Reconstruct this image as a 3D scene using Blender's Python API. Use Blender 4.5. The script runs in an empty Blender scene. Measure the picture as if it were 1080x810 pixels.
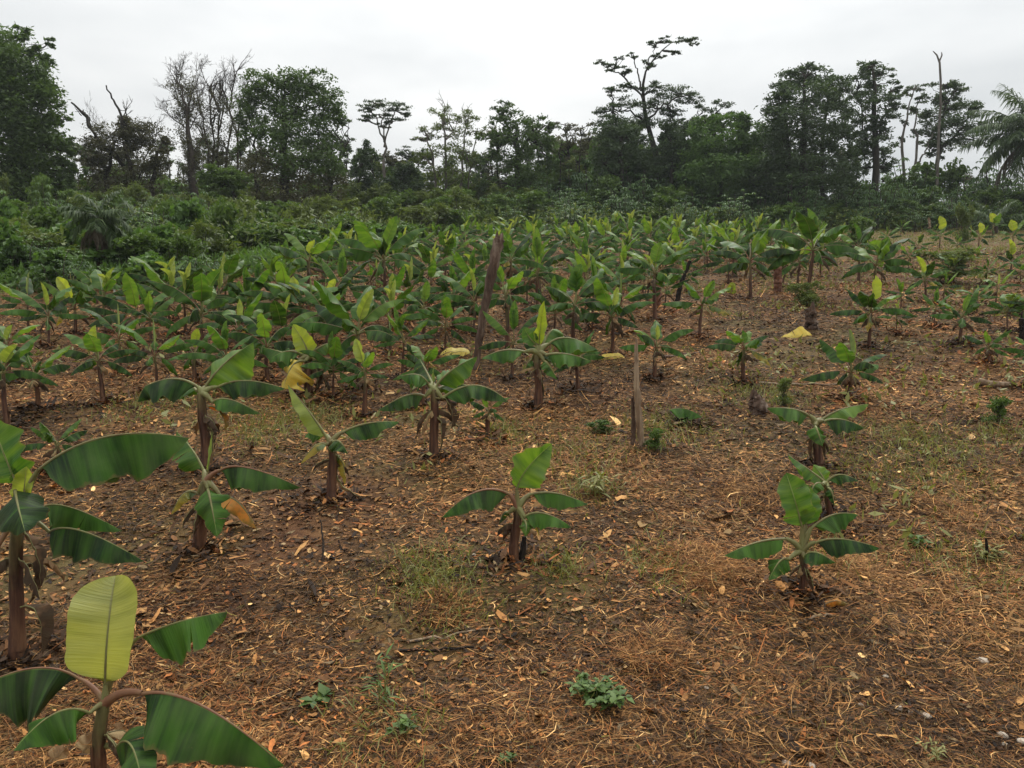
import bpy, math, random
import numpy as np
from mathutils import Vector

PI = math.pi
SC = bpy.context.scene
COL = SC.collection
NP = np.array

# ------------------------------------------------------------------ camera maths
FPX, CX, CY = 816.0, 540.0, 405.0
PITCH = math.radians(5.25)
CAMZ = 2.3
cp, sp = math.cos(PITCH), math.sin(PITCH)
FW, UP, RT = NP([0, cp, -sp]), NP([0, sp, cp]), NP([1.0, 0, 0])
CAM = NP([0, 0, CAMZ])


def ray(px, py):
    return FW + RT * ((px - CX) / FPX) + UP * (-(py - CY) / FPX)


def at(px, py, Y):
    """point on the sight line of pixel (px,py) at distance Y in front of the camera"""
    d = ray(px, py)
    return CAM + d * (Y / d[1])


def proj(p):
    v = NP(p) - CAM
    D = v @ FW
    return CX + FPX * (v @ RT) / D, CY - FPX * (v @ UP) / D


# ------------------------------------------------------------------ noise
_tab = np.random.RandomState(7).rand(256, 256)


def vnoise(x, y, s=0):
    x = np.asarray(x, float) + s * 17.31
    y = np.asarray(y, float) + s * 9.77
    xi, yi = np.floor(x).astype(int), np.floor(y).astype(int)
    fx, fy = x - xi, y - yi
    fx, fy = fx * fx * (3 - 2 * fx), fy * fy * (3 - 2 * fy)
    a = _tab[xi % 256, yi % 256]
    b = _tab[(xi + 1) % 256, yi % 256]
    c = _tab[xi % 256, (yi + 1) % 256]
    d = _tab[(xi + 1) % 256, (yi + 1) % 256]
    return (a * (1 - fx) + b * fx) * (1 - fy) + (c * (1 - fx) + d * fx) * fy


def fbm(x, y, f, octv=4, s=0):
    v, a, t = 0, 1, 0
    for i in range(octv):
        v = v + a * vnoise(x * f, y * f, s + i * 3)
        t += a
        a *= .5
        f *= 2.03
    return v / t


MOUNDS = []          # (x, y, radius, height) low humps of soil and trash


def sstep(a, b, v):
    t = np.clip((v - a) / (b - a), 0, 1)
    return t * t * (3 - 2 * t)


SLOPE, CREST = 0.153, 57.0


def G(x, y):
    """height of the ground"""
    x = np.asarray(x, float)
    y = np.asarray(y, float)
    yy = np.minimum(y, CREST)
    z = SLOPE * yy
    z = z + np.where(y > CREST, 0.6 * (1 - np.exp(-(y - CREST) / 4.0)) - 0.10 * sstep(CREST, CREST + 16, y) * np.clip(y - CREST - 2, 0, 110), 0)
    far = np.clip(y / 14, 0, 1)
    z = z + (fbm(x, y, .16, 3, 1) - .5) * .42 * far
    z = z + (fbm(x, y, .9, 3, 2) - .5) * .13
    z = z + (fbm(x, y, 3.6, 3, 5) - .5) * .055
    for mx, my, r, h in MOUNDS:
        z = z + h * np.exp(-((x - mx) ** 2 + (y - my) ** 2) / (r * r))
    return z


def gz(x, y):
    return float(G(NP([x]), NP([y]))[0])


def ground(px, py):
    """where the sight line of a pixel meets the ground"""
    d = ray(px, py)
    lo, hi = 1.0, 1.0
    for k in range(600):
        hi = lo * 1.02
        p = CAM + d * hi
        if p[2] < gz(p[0], p[1]):
            break
        lo = hi
    for k in range(20):
        m = (lo + hi) / 2
        p = CAM + d * m
        if p[2] < gz(p[0], p[1]):
            hi = m
        else:
            lo = m
    p = CAM + d * hi
    return NP([p[0], p[1], gz(p[0], p[1])])


# ------------------------------------------------------------------ mesh helper
class MB:
    """collects vertices and faces for ONE mesh object"""

    def __init__(s):
        s.v, s.f, s.m, s.uv, s.c, s.n = [], [], [], [], [], 0

    def add(s, V, F, mat=0, uv=None, col=None):
        V = np.asarray(V, float).reshape(-1, 3)
        F = np.asarray(F, int)
        s.v.append(V)
        s.f.append(F + s.n)
        s.m.append(np.full(len(F), mat, int))
        s.uv.append(np.zeros((len(V), 2)) if uv is None else np.asarray(uv, float))
        if col is None:
            s.c.append(np.ones((len(V), 4)))
        else:
            c = np.asarray(col, float)
            if c.ndim == 1:
                c = np.tile(c, (len(V), 1))
            if c.shape[1] == 3:
                c = np.hstack([c, np.ones((len(c), 1))])
            s.c.append(c)
        s.n += len(V)

    def mesh(s, name, mats, origin=(0, 0, 0), smooth=True):
        V = np.vstack(s.v) - NP(origin)
        me = bpy.data.meshes.new(name)
        nl = sum(f.size for f in s.f)
        nf = sum(len(f) for f in s.f)
        me.vertices.add(len(V))
        me.vertices.foreach_set('co', V.ravel())
        me.loops.add(nl)
        me.polygons.add(nf)
        loops = np.concatenate([f.ravel() for f in s.f])
        sizes = np.concatenate([np.full(len(f), f.shape[1]) for f in s.f])
        starts = np.concatenate([[0], np.cumsum(sizes)[:-1]])
        me.loops.foreach_set('vertex_index', loops.astype(np.int32))
        me.polygons.foreach_set('loop_start', starts.astype(np.int32))
        me.polygons.foreach_set('loop_total', sizes.astype(np.int32))
        me.polygons.foreach_set('material_index', np.concatenate(s.m).astype(np.int32))
        me.polygons.foreach_set('use_smooth', np.full(nf, smooth))
        for m in mats:
            me.materials.append(m)
        me.update(calc_edges=True)
        uvl = me.uv_layers.new(name='UVMap')
        uvl.data.foreach_set('uv', np.vstack(s.uv)[loops].astype(np.float32).ravel())
        ca = me.color_attributes.new('Tint', 'FLOAT_COLOR', 'POINT')
        ca.data.foreach_set('color', np.vstack(s.c).astype(np.float32).ravel())
        me.validate()
        return me

    def build(s, name, mats, parent=None, origin=(0, 0, 0), smooth=True):
        if not isinstance(mats, (list, tuple)):
            mats = [mats]
        o = bpy.data.objects.new(name, s.mesh(name, mats, origin, smooth))
        COL.objects.link(o)
        if parent is not None:
            o.parent = parent
        return o


def tag(o, label=None, cat=None, group=None, kind=None):
    if label: o['label'] = label
    if cat: o['category'] = cat
    if group: o['group'] = group
    if kind: o['kind'] = kind
    return o


def empty(name, loc, label=None, cat=None, group=None):
    o = bpy.data.objects.new(name, None)
    o.empty_display_size = .1
    COL.objects.link(o)
    o.location = [float(q) for q in loc]
    return tag(o, label, cat, group)


def copy_tree(o, parent=None):
    c = o.copy()
    COL.objects.link(c)
    c.parent = parent
    for ch in o.children:
        copy_tree(ch, c)
    return c


def unit(v):
    v = np.asarray(v, float)
    return v / (np.linalg.norm(v, axis=-1, keepdims=True) + 1e-9)


def tube(mb, P, R, n=6, mat=0, col=None, cap=True, rough=0, rng=None, squash=1.0):
    """tube through points P with radii R"""
    P = np.asarray(P, float)
    k = len(P)
    R = np.full(k, R) if np.isscalar(R) else np.asarray(R, float)
    T = unit(np.gradient(P, axis=0))
    a = NP([0, 0, 1.0]) if abs(T[0][2]) < .9 else NP([1.0, 0, 0])
    N = unit(np.cross(T, a))
    B = unit(np.cross(T, N))
    th = np.linspace(0, 2 * PI, n, endpoint=False)
    rr = np.ones((k, n))
    if rough and rng is not None:
        rr += (rng.rand(k, n) - .5) * rough + (rng.rand(1, n) - .5) * rough
    V = P[:, None, :] + (N[:, None, :] * np.cos(th)[None, :, None] + B[:, None, :] * np.sin(th)[None, :, None] * squash) * (R[:, None] * rr)[:, :, None]
    i = np.arange(k - 1)[:, None] * n
    j = np.arange(n)[None, :]
    j2 = (j + 1) % n
    F = np.stack([i + j, i + j2, i + n + j2, i + n + j], -1).reshape(-1, 4)
    uv = np.stack(np.broadcast_arrays(th[None, :] / (2 * PI), np.linspace(0, 1, k)[:, None]), -1).reshape(-1, 2)
    mb.add(V.reshape(-1, 3), F, mat, uv, col)
    if cap:
        c = np.vstack([V[-1], P[-1:] + T[-1:] * R[-1] * .3])
        mb.add(c, [[q, (q + 1) % n, n] for q in range(n)], mat, None, col)


def bez(p0, p1, p2, n):
    t = np.linspace(0, 1, n)[:, None]
    return (1 - t) ** 2 * NP(p0) + 2 * t * (1 - t) * NP(p1) + t * t * NP(p2)


def through(p0, pm, p2, n):
    """quadratic curve passing through pm"""
    c = 2 * NP(pm) - .5 * (NP(p0) + NP(p2))
    return bez(p0, c, p2, n)


# ------------------------------------------------------------------ materials
def new_mat(name):
    m = bpy.data.materials.new(name)
    m.use_nodes = True
    nt = m.node_tree
    nt.nodes.clear()
    out = nt.nodes.new('ShaderNodeOutputMaterial')
    return m, nt, out


class NT:
    def __init__(s, nt):
        s.t = nt

    def n(s, typ, **kw):
        o = s.t.nodes.new(typ)
        for k, v in kw.items():
            setattr(o, k, v)
        return o

    def l(s, a, b):
        s.t.links.new(a, b)

    def put(s, sock, v):
        if hasattr(v, 'is_linked') or isinstance(v, bpy.types.NodeSocket):
            s.l(v, sock)
        elif isinstance(v, (tuple, list)) and len(v) == 3 and sock.type == 'RGBA':
            sock.default_value = (*v, 1)
        else:
            sock.default_value = v

    def math(s, op, a, b=0.0, c=None, clamp=False):
        o = s.n('ShaderNodeMath', operation=op, use_clamp=clamp)
        s.put(o.inputs[0], a)
        s.put(o.inputs[1], b)
        if c is not None: s.put(o.inputs[2], c)
        return o.outputs[0]

    def mix(s, fac, a, b, typ='MIX'):
        o = s.n('ShaderNodeMix', data_type='RGBA', blend_type=typ)
        s.put(o.inputs[0], fac)
        s.put(o.inputs[6], a)
        s.put(o.inputs[7], b)
        return o.outputs[2]

    def ramp(s, fac, stops):
        o = s.n('ShaderNodeValToRGB')
        r = o.color_ramp
        while len(r.elements) < len(stops): r.elements.new(.5)
        for e, (p, c) in zip(r.elements, stops):
            e.position = p
            e.color = (*c, 1) if not np.isscalar(c) else (c, c, c, 1)
        s.put(o.inputs[0], fac)
        return o.outputs[0]

    def noise(s, vec, scale, detail=4, rough=.55, dim='3D'):
        o = s.n('ShaderNodeTexNoise')
        if vec is not None: s.l(vec, o.inputs['Vector'])
        o.inputs['Scale'].default_value = scale
        o.inputs['Detail'].default_value = detail
        o.inputs['Roughness'].default_value = rough
        return o.outputs[0]

    def mapping(s, vec, scale=(1, 1, 1), loc=(0, 0, 0)):
        o = s.n('ShaderNodeMapping')
        s.l(vec, o.inputs[0])
        o.inputs['Scale'].default_value = scale
        o.inputs['Location'].default_value = loc
        return o.outputs[0]

    def bump(s, h, strength=.3, dist=.01):
        o = s.n('ShaderNodeBump')
        s.l(h, o.inputs['Height'])
        o.inputs['Strength'].default_value = strength
        o.inputs['Distance'].default_value = dist
        return o.outputs[0]

    def pbsdf(s, col, rough=.6, nrm=None, spec=.4):
        o = s.n('ShaderNodeBsdfPrincipled')
        s.put(o.inputs['Base Color'], col)
        s.put(o.inputs['Roughness'], rough)
        o.inputs['Specular IOR Level'].default_value = spec
        if nrm is not None: s.l(nrm, o.inputs['Normal'])
        return o.outputs[0]


def leaf_mat(name, c0, c1, rib, edge, edge_amt, trans, rough=.42, tcol=None, patch=0.0, patchcol=(.3, .16, .05), spec=.45):
    """banana leaf blade: side veins, midrib, worn margin; lets light through"""
    m, t, out = new_mat(name)
    k = NT(t)
    uv = k.n('ShaderNodeUVMap').outputs[0]
    sep = k.n('ShaderNodeSeparateXYZ')
    k.l(uv, sep.inputs[0])
    u, v = sep.outputs[0], sep.outputs[1]
    av = k.math('MULTIPLY', k.math('ABSOLUTE', k.math('SUBTRACT', v, .5)), 2.0)
    oc = k.n('ShaderNodeTexCoord').outputs['Object']
    oi = k.n('ShaderNodeObjectInfo').outputs['Random']
    vu = k.math('SUBTRACT', u, k.math('MULTIPLY', av, .06))
    n1 = k.n('ShaderNodeTexNoise', noise_dimensions='2D')
    cmb = k.n('ShaderNodeCombineXYZ')
    k.l(k.math('MULTIPLY', vu, 55.0), cmb.inputs[0])
    k.l(k.math('MULTIPLY', v, 1.2), cmb.inputs[1])
    k.l(cmb.outputs[0], n1.inputs['Vector'])
    n1.inputs['Scale'].default_value = 1.0
    n1.inputs['Detail'].default_value = 3
    n2 = k.n('ShaderNodeTexNoise', noise_dimensions='2D')
    cmb2 = k.n('ShaderNodeCombineXYZ')
    k.l(k.math('ADD', k.math('MULTIPLY', vu, 9.0), k.math('MULTIPLY', oi, 40)), cmb2.inputs[0])
    k.l(k.math('MULTIPLY', v, .9), cmb2.inputs[1])
    k.l(cmb2.outputs[0], n2.inputs['Vector'])
    n2.inputs['Scale'].default_value = 1.0
    n2.inputs['Detail'].default_value = 2
    f = k.math('ADD', k.math('MULTIPLY', n2.outputs[0], .75), k.math('MULTIPLY', oi, .35))
    f = k.ramp(k.math('ADD', f, -.12), [(.26, 0.0), (.64, 1.0)])
    col = k.mix(f, c0, c1)
    col = k.mix(k.ramp(n1.outputs[0], [(.45, 0.0), (.75, .30)]), col, c1)
    big = k.noise(oc, 7.0, 4, .6)
    if patch:
        col = k.mix(k.ramp(k.math('ADD', big, k.math('MULTIPLY', u, .25)), [(.62 - patch * .2, 0.0), (.74 - patch * .2, 1.0)]), col, patchcol)
    # worn brown margin
    e = k.math('ADD', av, k.math('MULTIPLY', k.math('SUBTRACT', k.noise(oc, 22.0, 3), .5), .35))
    col = k.mix(k.math('MULTIPLY', k.ramp(e, [(.93, 0.0), (1.0, 1.0)]), edge_amt), col, edge)
    col = k.mix(k.ramp(av, [(.012, 1.0), (.05, 0.0)]), col, rib)
    col = k.mix(k.ramp(k.noise(oc, 38.0, 3, .6), [(.70, 0.0), (.78, .55)]), col, edge)
    col = k.mix(k.ramp(big, [(.35, .0), (.75, .22)]), col, (.17, .17, .10))
    bp = k.bump(k.math('ADD', n1.outputs[0], k.math('MULTIPLY', big, .5)), .45, .006)
    rgh = k.math('ADD', rough - .08, k.math('MULTIPLY', big, .2))
    p = k.pbsdf(col, rgh, bp, spec)
    tr = k.n('ShaderNodeBsdfTranslucent')
    tc = k.mix(1.0, col, tcol or (1.0, 1.0, .35), 'MULTIPLY')
    tc = k.mix(1.0, tc, (1.6, 1.6, 1.6), 'MULTIPLY')
    k.l(tc, tr.inputs[0])
    mx = k.n('ShaderNodeMixShader')
    mx.inputs[0].default_value = trans
    k.l(p, mx.inputs[1])
    k.l(tr.outputs[0], mx.inputs[2])
    k.l(mx.outputs[0], out.inputs[0])
    return m


def foliage_mat(name, c0, c1, trans=.25, rough=.55, spec=.35):
    m, t, out = new_mat(name)
    k = NT(t)
    at_ = k.n('ShaderNodeAttribute', attribute_name='Tint')
    sp_ = k.n('ShaderNodeSeparateColor')
    k.l(at_.outputs['Color'], sp_.inputs[0])
    oi = k.n('ShaderNodeObjectInfo').outputs['Random']
    f = k.math('ADD', k.math('MULTIPLY', sp_.outputs[0], .8), k.math('MULTIPLY', oi, .2), clamp=True)
    col = k.mix(f, c0, c1)
    p = k.pbsdf(col, rough, None, spec)
    tr = k.n('ShaderNodeBsdfTranslucent')
    k.l(k.mix(1.0, col, (1.3, 1.4, .6), 'MULTIPLY'), tr.inputs[0])
    mx = k.n('ShaderNodeMixShader')
    mx.inputs[0].default_value = trans
    k.l(p, mx.inputs[1])
    k.l(tr.outputs[0], mx.inputs[2])
    k.l(mx.outputs[0], out.inputs[0])
    return m


def tint_mat(name, rough=.8, trans=0.0):
    """each straw, chip or stone keeps the colour of its own"""
    m, t, out = new_mat(name)
    k = NT(t)
    at_ = k.n('ShaderNodeAttribute', attribute_name='Tint')
    oc = k.n('ShaderNodeTexCoord').outputs['Object']
    n = k.noise(oc, 60.0, 3)
    col = k.mix(1.0, at_.outputs['Color'], k.ramp(n, [(.3, .72), (.7, 1.18)]), 'MULTIPLY')
    k.l(k.pbsdf(col, rough, None, .25), out.inputs[0])
    return m


def bark_mat(name, c0, c1, c2, sx=14, sz=2.2, rough=.85, bump=.5):
    m, t, out = new_mat(name)
    k = NT(t)
    oc = k.n('ShaderNodeTexCoord').outputs['Object']
    st = k.mapping(oc, (sx, sx, sz))
    n = k.noise(st, 1.0, 5, .6)
    n2 = k.noise(oc, 2.3, 4, .6)
    col = k.ramp(n, [(.28, c0), (.5, c1), (.72, c2)])
    col = k.mix(k.ramp(n2, [(.42, 0.0), (.62, .55)]), col, c0)
    k.l(k.pbsdf(col, rough, k.bump(n, bump, .02), .25), out.inputs[0])
    return m


M = {}
M['mature'] = leaf_mat('banana_leaf_dark', (.005, .023, .004), (.055, .140, .013), (.20, .26, .07), (.16, .10, .04), .5, .22, .50, (1, 1, .3), 0, (0, 0, 0), .16)
M['mid'] = leaf_mat('banana_leaf_green', (.034, .105, .010), (.135, .235, .028), (.26, .34, .12), (.2, .16, .05), .4, .36, .46, (1, .98, .45), 0, (0, 0, 0), .3)
M['young'] = leaf_mat('banana_leaf_pale', (.16, .22, .030), (.29, .35, .065), (.36, .38, .18), (.3, .3, .1), .2, .42, .36, (1, .95, .5), 0, (0, 0, 0), .5)
M['pale'] = leaf_mat('banana_leaf_cream', (.19, .22, .035), (.36, .38, .085), (.22, .22, .07), (.3, .3, .1), .2, .40, .33, (1, .95, .45), 0, (0, 0, 0), .6)
M['yellowgreen'] = leaf_mat('banana_leaf_lime', (.22, .29, .028), (.36, .42, .05), (.42, .42, .16), (.4, .34, .1), .3, .45, .42, (1, .95, .4), 0, (0, 0, 0), .4)
M['spear'] = leaf_mat('banana_spear_leaf', (.16, .23, .07), (.30, .36, .15), (.36, .4, .2), (.3, .3, .1), .2, .3, .4)
M['turning'] = leaf_mat('banana_leaf_turning', (.040, .085, .018), (.10, .14, .025), (.3, .3, .1), (.4, .22, .02), .7, .35, .45, None, .35, (.36, .27, .03))
M['orange'] = leaf_mat('banana_leaf_orange', (.48, .22, .018), (.60, .19, .012), (.34, .22, .06), (.2, .08, .02), .6, .35, .5, (1.2, .8, .3), .3, (.20, .14, .02))
M['yellow'] = leaf_mat('banana_leaf_yellow', (.62, .46, .05), (.78, .64, .14), (.6, .5, .2), (.36, .2, .05), .4, .3, .5, (1.1, 1.0, .5), 0, (.48, .24, .03))
M['dry'] = leaf_mat('banana_leaf_dry', (.055, .028, .015), (.15, .085, .045), (.17, .11, .06), (.06, .03, .02), .4, .15, .75, (1.1, .8, .5), .3, (.05, .026, .015), .2)
M['straw_leaf'] = leaf_mat('banana_leaf_bleached', (.30, .19, .09), (.46, .33, .17), (.4, .28, .15), (.2, .1, .04), .5, .12, .75, (1.1, .9, .6), .35, (.2, .11, .05), .2)
M['petiole'] = bark_mat('banana_petiole', (.14, .10, .045), (.17, .17, .06), (.22, .24, .09), 20, 3, .5, .1)
M['redpetiole'] = bark_mat('banana_petiole_red', (.16, .07, .04), (.20, .10, .05), (.18, .15, .06), 20, 3, .5, .1)


def stem_mat():
    m, t, out = new_mat('banana_pseudostem')
    k = NT(t)
    uvn = k.n('ShaderNodeUVMap').outputs[0]
    sep = k.n('ShaderNodeSeparateXYZ')
    k.l(uvn, sep.inputs[0])
    oc = k.n('ShaderNodeTexCoord').outputs['Object']
    oi = k.n('ShaderNodeObjectInfo').outputs['Random']
    n = k.noise(k.mapping(oc, (30, 30, 3)), 1.0, 4, .6)
    n2 = k.noise(oc, 9.0, 3, .6)
    dryc = k.ramp(n, [(.3, (.022, .012, .008)), (.5, (.085, .036, .020)), (.7, (.17, .085, .042))])
    grn = k.ramp(n, [(.3, (.09, .075, .03)), (.6, (.16, .15, .055)), (.8, (.2, .2, .08))])
    f = k.math('ADD', sep.outputs[1], k.math('MULTIPLY', k.math('SUBTRACT', n2, .5), .9))
    f = k.math('ADD', f, k.math('MULTIPLY', k.math('SUBTRACT', oi, .5), .4))
    col = k.mix(k.ramp(f, [(.62, 0.0), (1.0, .9)]), dryc, grn)
    k.l(k.pbsdf(col, .6, k.bump(n, .5, .01), .3), out.inputs[0])
    return m


M['stem'] = stem_mat()
M['bark'] = bark_mat('tree_bark_dark', (.018, .015, .012), (.040, .033, .026), (.075, .063, .050), 5, 1.2)
M['palebark'] = bark_mat('tree_bark_pale', (.07, .06, .05), (.14, .12, .10), (.22, .20, .17), 5, 1.2)
M['brownbark'] = bark_mat('tree_bark_brown', (.045, .028, .018), (.09, .06, .042), (.13, .095, .07), 5, 1.2)
M['twig'] = bark_mat('bare_twig', (.045, .034, .028), (.07, .056, .046), (.10, .083, .068), 9, 3)
M['post'] = bark_mat('weathered_post', (.09, .055, .033), (.27, .19, .12), (.46, .36, .24), 26, 1.6, .85, .9)
M['oldpost'] = bark_mat('rough_bark_stake', (.035, .020, .014), (.12, .075, .052), (.25, .19, .145), 16, 3.5, .9, 1.0)
M['burnt'] = bark_mat('charred_wood', (.006, .005, .004), (.018, .013, .010), (.05, .033, .022), 18, 4, .9, 1.0)
M['redwood'] = bark_mat('red_brown_wood', (.07, .03, .02), (.17, .075, .045), (.22, .11, .07), 18, 3, .85, .8)
M['paint'] = bark_mat('pale_stake_wood', (.40, .42, .36), (.52, .54, .46), (.62, .63, .57), 16, 3, .6, .2)
F_ = foliage_mat
M['f_dark'] = F_('foliage_dark', (.022, .045, .012), (.115, .175, .052), .34)
M['f_deep'] = F_('foliage_deep', (.018, .034, .016), (.085, .125, .055), .30)
M['f_mid'] = F_('foliage_mid', (.030, .062, .012), (.135, .205, .045), .34)
M['f_fresh'] = F_('foliage_fresh', (.030, .068, .018), (.125, .205, .058), .34)
M['f_cassava'] = F_('foliage_cassava', (.024, .055, .020), (.120, .195, .075), .34)
M['f_drab'] = F_('foliage_drab', (.040, .036, .018), (.125, .120, .058), .25)
M['f_olive'] = F_('foliage_olive', (.044, .066, .015), (.160, .200, .052), .34)
M['f_weed'] = F_('foliage_weed', (.030, .070, .014), (.13, .20, .040))
M['f_bush'] = F_('foliage_bush', (.030, .070, .014), (.125, .215, .050), .34)
M['f_palm'] = F_('foliage_palm', (.022, .050, .014), (.095, .140, .045))
M['f_deadfrond'] = F_('foliage_dead_frond', (.06, .045, .028), (.15, .12, .075), .1)
M['f_grass'] = F_('foliage_grass', (.11, .12, .030), (.28, .27, .085))
M['litter'] = tint_mat('dry_litter')
M['stone'] = tint_mat('pale_stone', .85)
# ------------------------------------------------------------------ banana leaves
def blade(mb, spine, up, W, fold, rng, tears=2, curl=12, wave=.05, rows=22, cols=4, mat=0, taper=.42, droopvar=14, ribmat=1, rib=.010, asym=0.0, pt=False, und=1.0):
    """one leaf blade along the points of spine. fold > 0: halves hang like a roof, < 0: trough"""
    spine = np.asarray(spine, float)
    ns = len(spine)
    s_in = np.linspace(0, 1, ns)
    T0 = unit(np.gradient(spine, axis=0))
    L = np.sum(np.linalg.norm(np.diff(spine, axis=0), axis=1))
    up = np.asarray(up, float)
    upv = np.tile(up, (ns, 1)) if up.ndim == 1 else up
    N0 = unit(upv - (np.sum(upv * T0, 1, keepdims=True)) * T0)
    if pt:      # carry the first normal along a strongly bent midrib
        for q in range(1, ns):
            v = N0[q - 1] - T0[q] * (N0[q - 1] @ T0[q])
            N0[q] = unit(v)

    def itp(A, t):
        return np.stack([np.interp(t, s_in, A[:, q]) for q in range(A.shape[1])], -1)

    def prof(t):
        a = np.sin(PI / 2 * np.clip(t / .26, 0, 1)) ** .62
        b = np.cos(PI / 2 * np.clip((t - taper) / (1 - taper), 0, 1)) ** .72
        return a * b

    for side in (-1, 1):
        cuts = np.sort(rng.uniform(.15, .92, rng.poisson(tears))) if tears > 0 else NP([])
        ed = np.concatenate([[0], cuts, [1]])
        ph = rng.uniform(0, 6.28)
        fr = rng.uniform(5, 11)
        edgeph = rng.uniform(0, 6.28, 3)
        gap_prev = 0
        for q in range(len(ed) - 1):
            ta, tb = ed[q], ed[q + 1]
            m = max(2, int(round((tb - ta) * rows)) + 1)
            t = np.linspace(ta, tb, m)
            tm = (ta + tb) / 2
            dd = rng.uniform(-1, 1) * droopvar if len(ed) > 2 else 0
            gp = rng.uniform(.02, .09) if len(ed) > 2 else 0
            Vs, UVs = [], []
            w = W * .5 * prof(t) * (1 + side * asym)
            w = w * (1 + (.05 * np.sin(t * 23 + edgeph[0]) + .03 * np.sin(t * 51 + edgeph[1])) * min(1, und))
            lat = np.zeros((m, 1))
            ver = np.zeros((m, 1))
            for c in range(cols + 1):
                u = c / cols
                tt = t + (tm - t) * gp * u ** 1.5 + .055 * u * (W / max(L, 1e-3)) * (1 - t) * 1.6
                tt = np.clip(tt, 0, 1)
                P, T, N = itp(spine, tt), unit(itp(T0, tt)), unit(itp(N0, tt))
                S = np.cross(T, N) * side
                if c > 0:
                    un = (c - .5) / cols
                    ang = np.radians(fold + curl * (un - .4) + dd * un + und * (13 * np.sin(t * fr + ph) + 5 * np.sin(t * fr * 2.7 + ph * 3)))[:, None]
                    lat = lat + np.cos(ang) * (w / cols)[:, None]
                    ver = ver - np.sin(ang) * (w / cols)[:, None]
                off = S * lat + N * (ver + (wave * w * np.sin(t * fr * 2.1 + ph * 2) * u)[:, None])
                Vs.append(P + off)
                UVs.append(np.stack([tt, np.full(m, .5 + .5 * side * u)], -1))
            V = np.stack(Vs, 1).reshape(-1, 3)
            U = np.stack(UVs, 1).reshape(-1, 2)
            i = np.arange(m - 1)[:, None] * (cols + 1)
            j = np.arange(cols)[None, :]
            F = np.stack([i + j, i + j + 1, i + cols + 2 + j, i + cols + 1 + j], -1).reshape(-1, 4)
            if side < 0: F = F[:, ::-1]
            mb.add(V, F, mat, U)
    if ribmat is not None:
        tube(mb, spine - N0 * rib * .35, rib * (1.05 - .9 * s_in), 5, ribmat, None, False)


def plant_stem(H, r0, r1, rng, lean=(0, 0), n=12):
    mb = MB()
    t = np.linspace(0, 1, n)
    P = np.stack([lean[0] * t ** 1.5 + .25 * r0 * np.sin(t * 5 + rng.rand() * 6), lean[1] * t ** 1.5 + .2 * r0 * np.cos(t * 4 + rng.rand() * 6), -.04 + (H + .04) * t], -1)
    R = r0 + (r1 - r0) * t ** .8 + r0 * .5 * np.exp(-t * 8)
    tube(mb, P, R, 10, 0, None, True, .16, rng)
    # loose sheath edges wrapped round the stem
    for q in range(5):
        a = rng.rand() * 6.28
        z0 = rng.uniform(.05, .55) * H
        z1 = min(z0 + rng.uniform(.25, .5) * H, H)
        zz = np.linspace(z0, z1, 6)
        tt = zz / H
        rr = np.interp(tt, t, R) * np.linspace(1.03, 1.18, 6)
        cx, cy = np.interp(tt, t, P[:, 0]), np.interp(tt, t, P[:, 1])
        V, U = [], []
        wa = np.linspace(.9, .35, 6)
        for g in np.linspace(-1, 1, 5):
            an = a + g * wa + tt * .4
            V.append(np.stack([cx + np.cos(an) * rr, cy + np.sin(an) * rr, zz], -1))
            U.append(np.stack([np.full(6, .5), tt * .8], -1))
        V = np.stack(V, 1).reshape(-1, 3)
        U = np.stack(U, 1).reshape(-1, 2)
        i = np.arange(5)[:, None] * 5
        j = np.arange(4)[None, :]
        mb.add(V, np.stack([i + j, i + j + 1, i + j + 6, i + j + 5], -1).reshape(-1, 4), 0, U)
    return mb, P, R


def curve_spine(p0, az, el, L, droop, n=14, twist=0):
    """midrib that leaves p0 towards azimuth az at elevation el and bends down by droop degrees"""
    t = np.linspace(0, 1, n)
    e = np.radians(el - droop * t ** 1.3)
    a = az + twist * t
    d = np.stack([np.cos(e) * np.cos(a), np.cos(e) * np.sin(a), np.sin(e)], -1)
    P = np.vstack([[0, 0, 0], np.cumsum((d[:-1] + d[1:]) / 2 * L / (n - 1), axis=0)])
    return NP(p0) + P


def leaf_obj(parent, spine, up, W, fold, kind, rng, pet=None, pr=.010, tears=2, rows=22, curl=12, droopvar=14, red=False, label=None, cols=4, split=True, taper=.42, asym=0.0, pt=False, und=1.0):
    mb = MB()
    blade(mb, spine, up, W, fold, rng, tears, curl, .06, rows, cols, 0, taper, droopvar, 1, pr * .62, asym, pt, und)
    pm = M['redpetiole'] if red else M['petiole']
    if pet is not None and not split:
        tube(mb, pet, np.linspace(pr * 1.5, pr * .7, len(pet)), 5, 1, None, False)
    o = mb.build('dead_leaf' if kind in ('dry', 'straw_leaf') else 'leaf', [M[kind], pm], parent)
    if label: o['label'] = label
    if pet is not None and split:
        pb = MB()
        tube(pb, pet, np.linspace(pr * 1.6, pr * .72, len(pet)), 6, 0, None, False)
        pb.build('petiole', pm, o)
    return o


def hanging_dead(parent, top, rng, L, n=1, W=.10, mats=('dry',)):
    for q in range(n):
        az = rng.uniform(0, 6.28)
        sp_ = curve_spine(top, az, rng.uniform(-20, 10), L * rng.uniform(.7, 1.1), rng.uniform(60, 90), 10)
        sp_[:, 2] = np.maximum(sp_[:, 2], .01)
        sp_ += (rng.rand(*sp_.shape) - .5) * L * .03
        leaf_obj(parent, sp_, NP([math.cos(az), math.sin(az), .5]), W * rng.uniform(.7, 1.3), rng.uniform(50, 85), mats[q % len(mats)], rng, None, .006, 4, 14, 40, 40)


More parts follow.
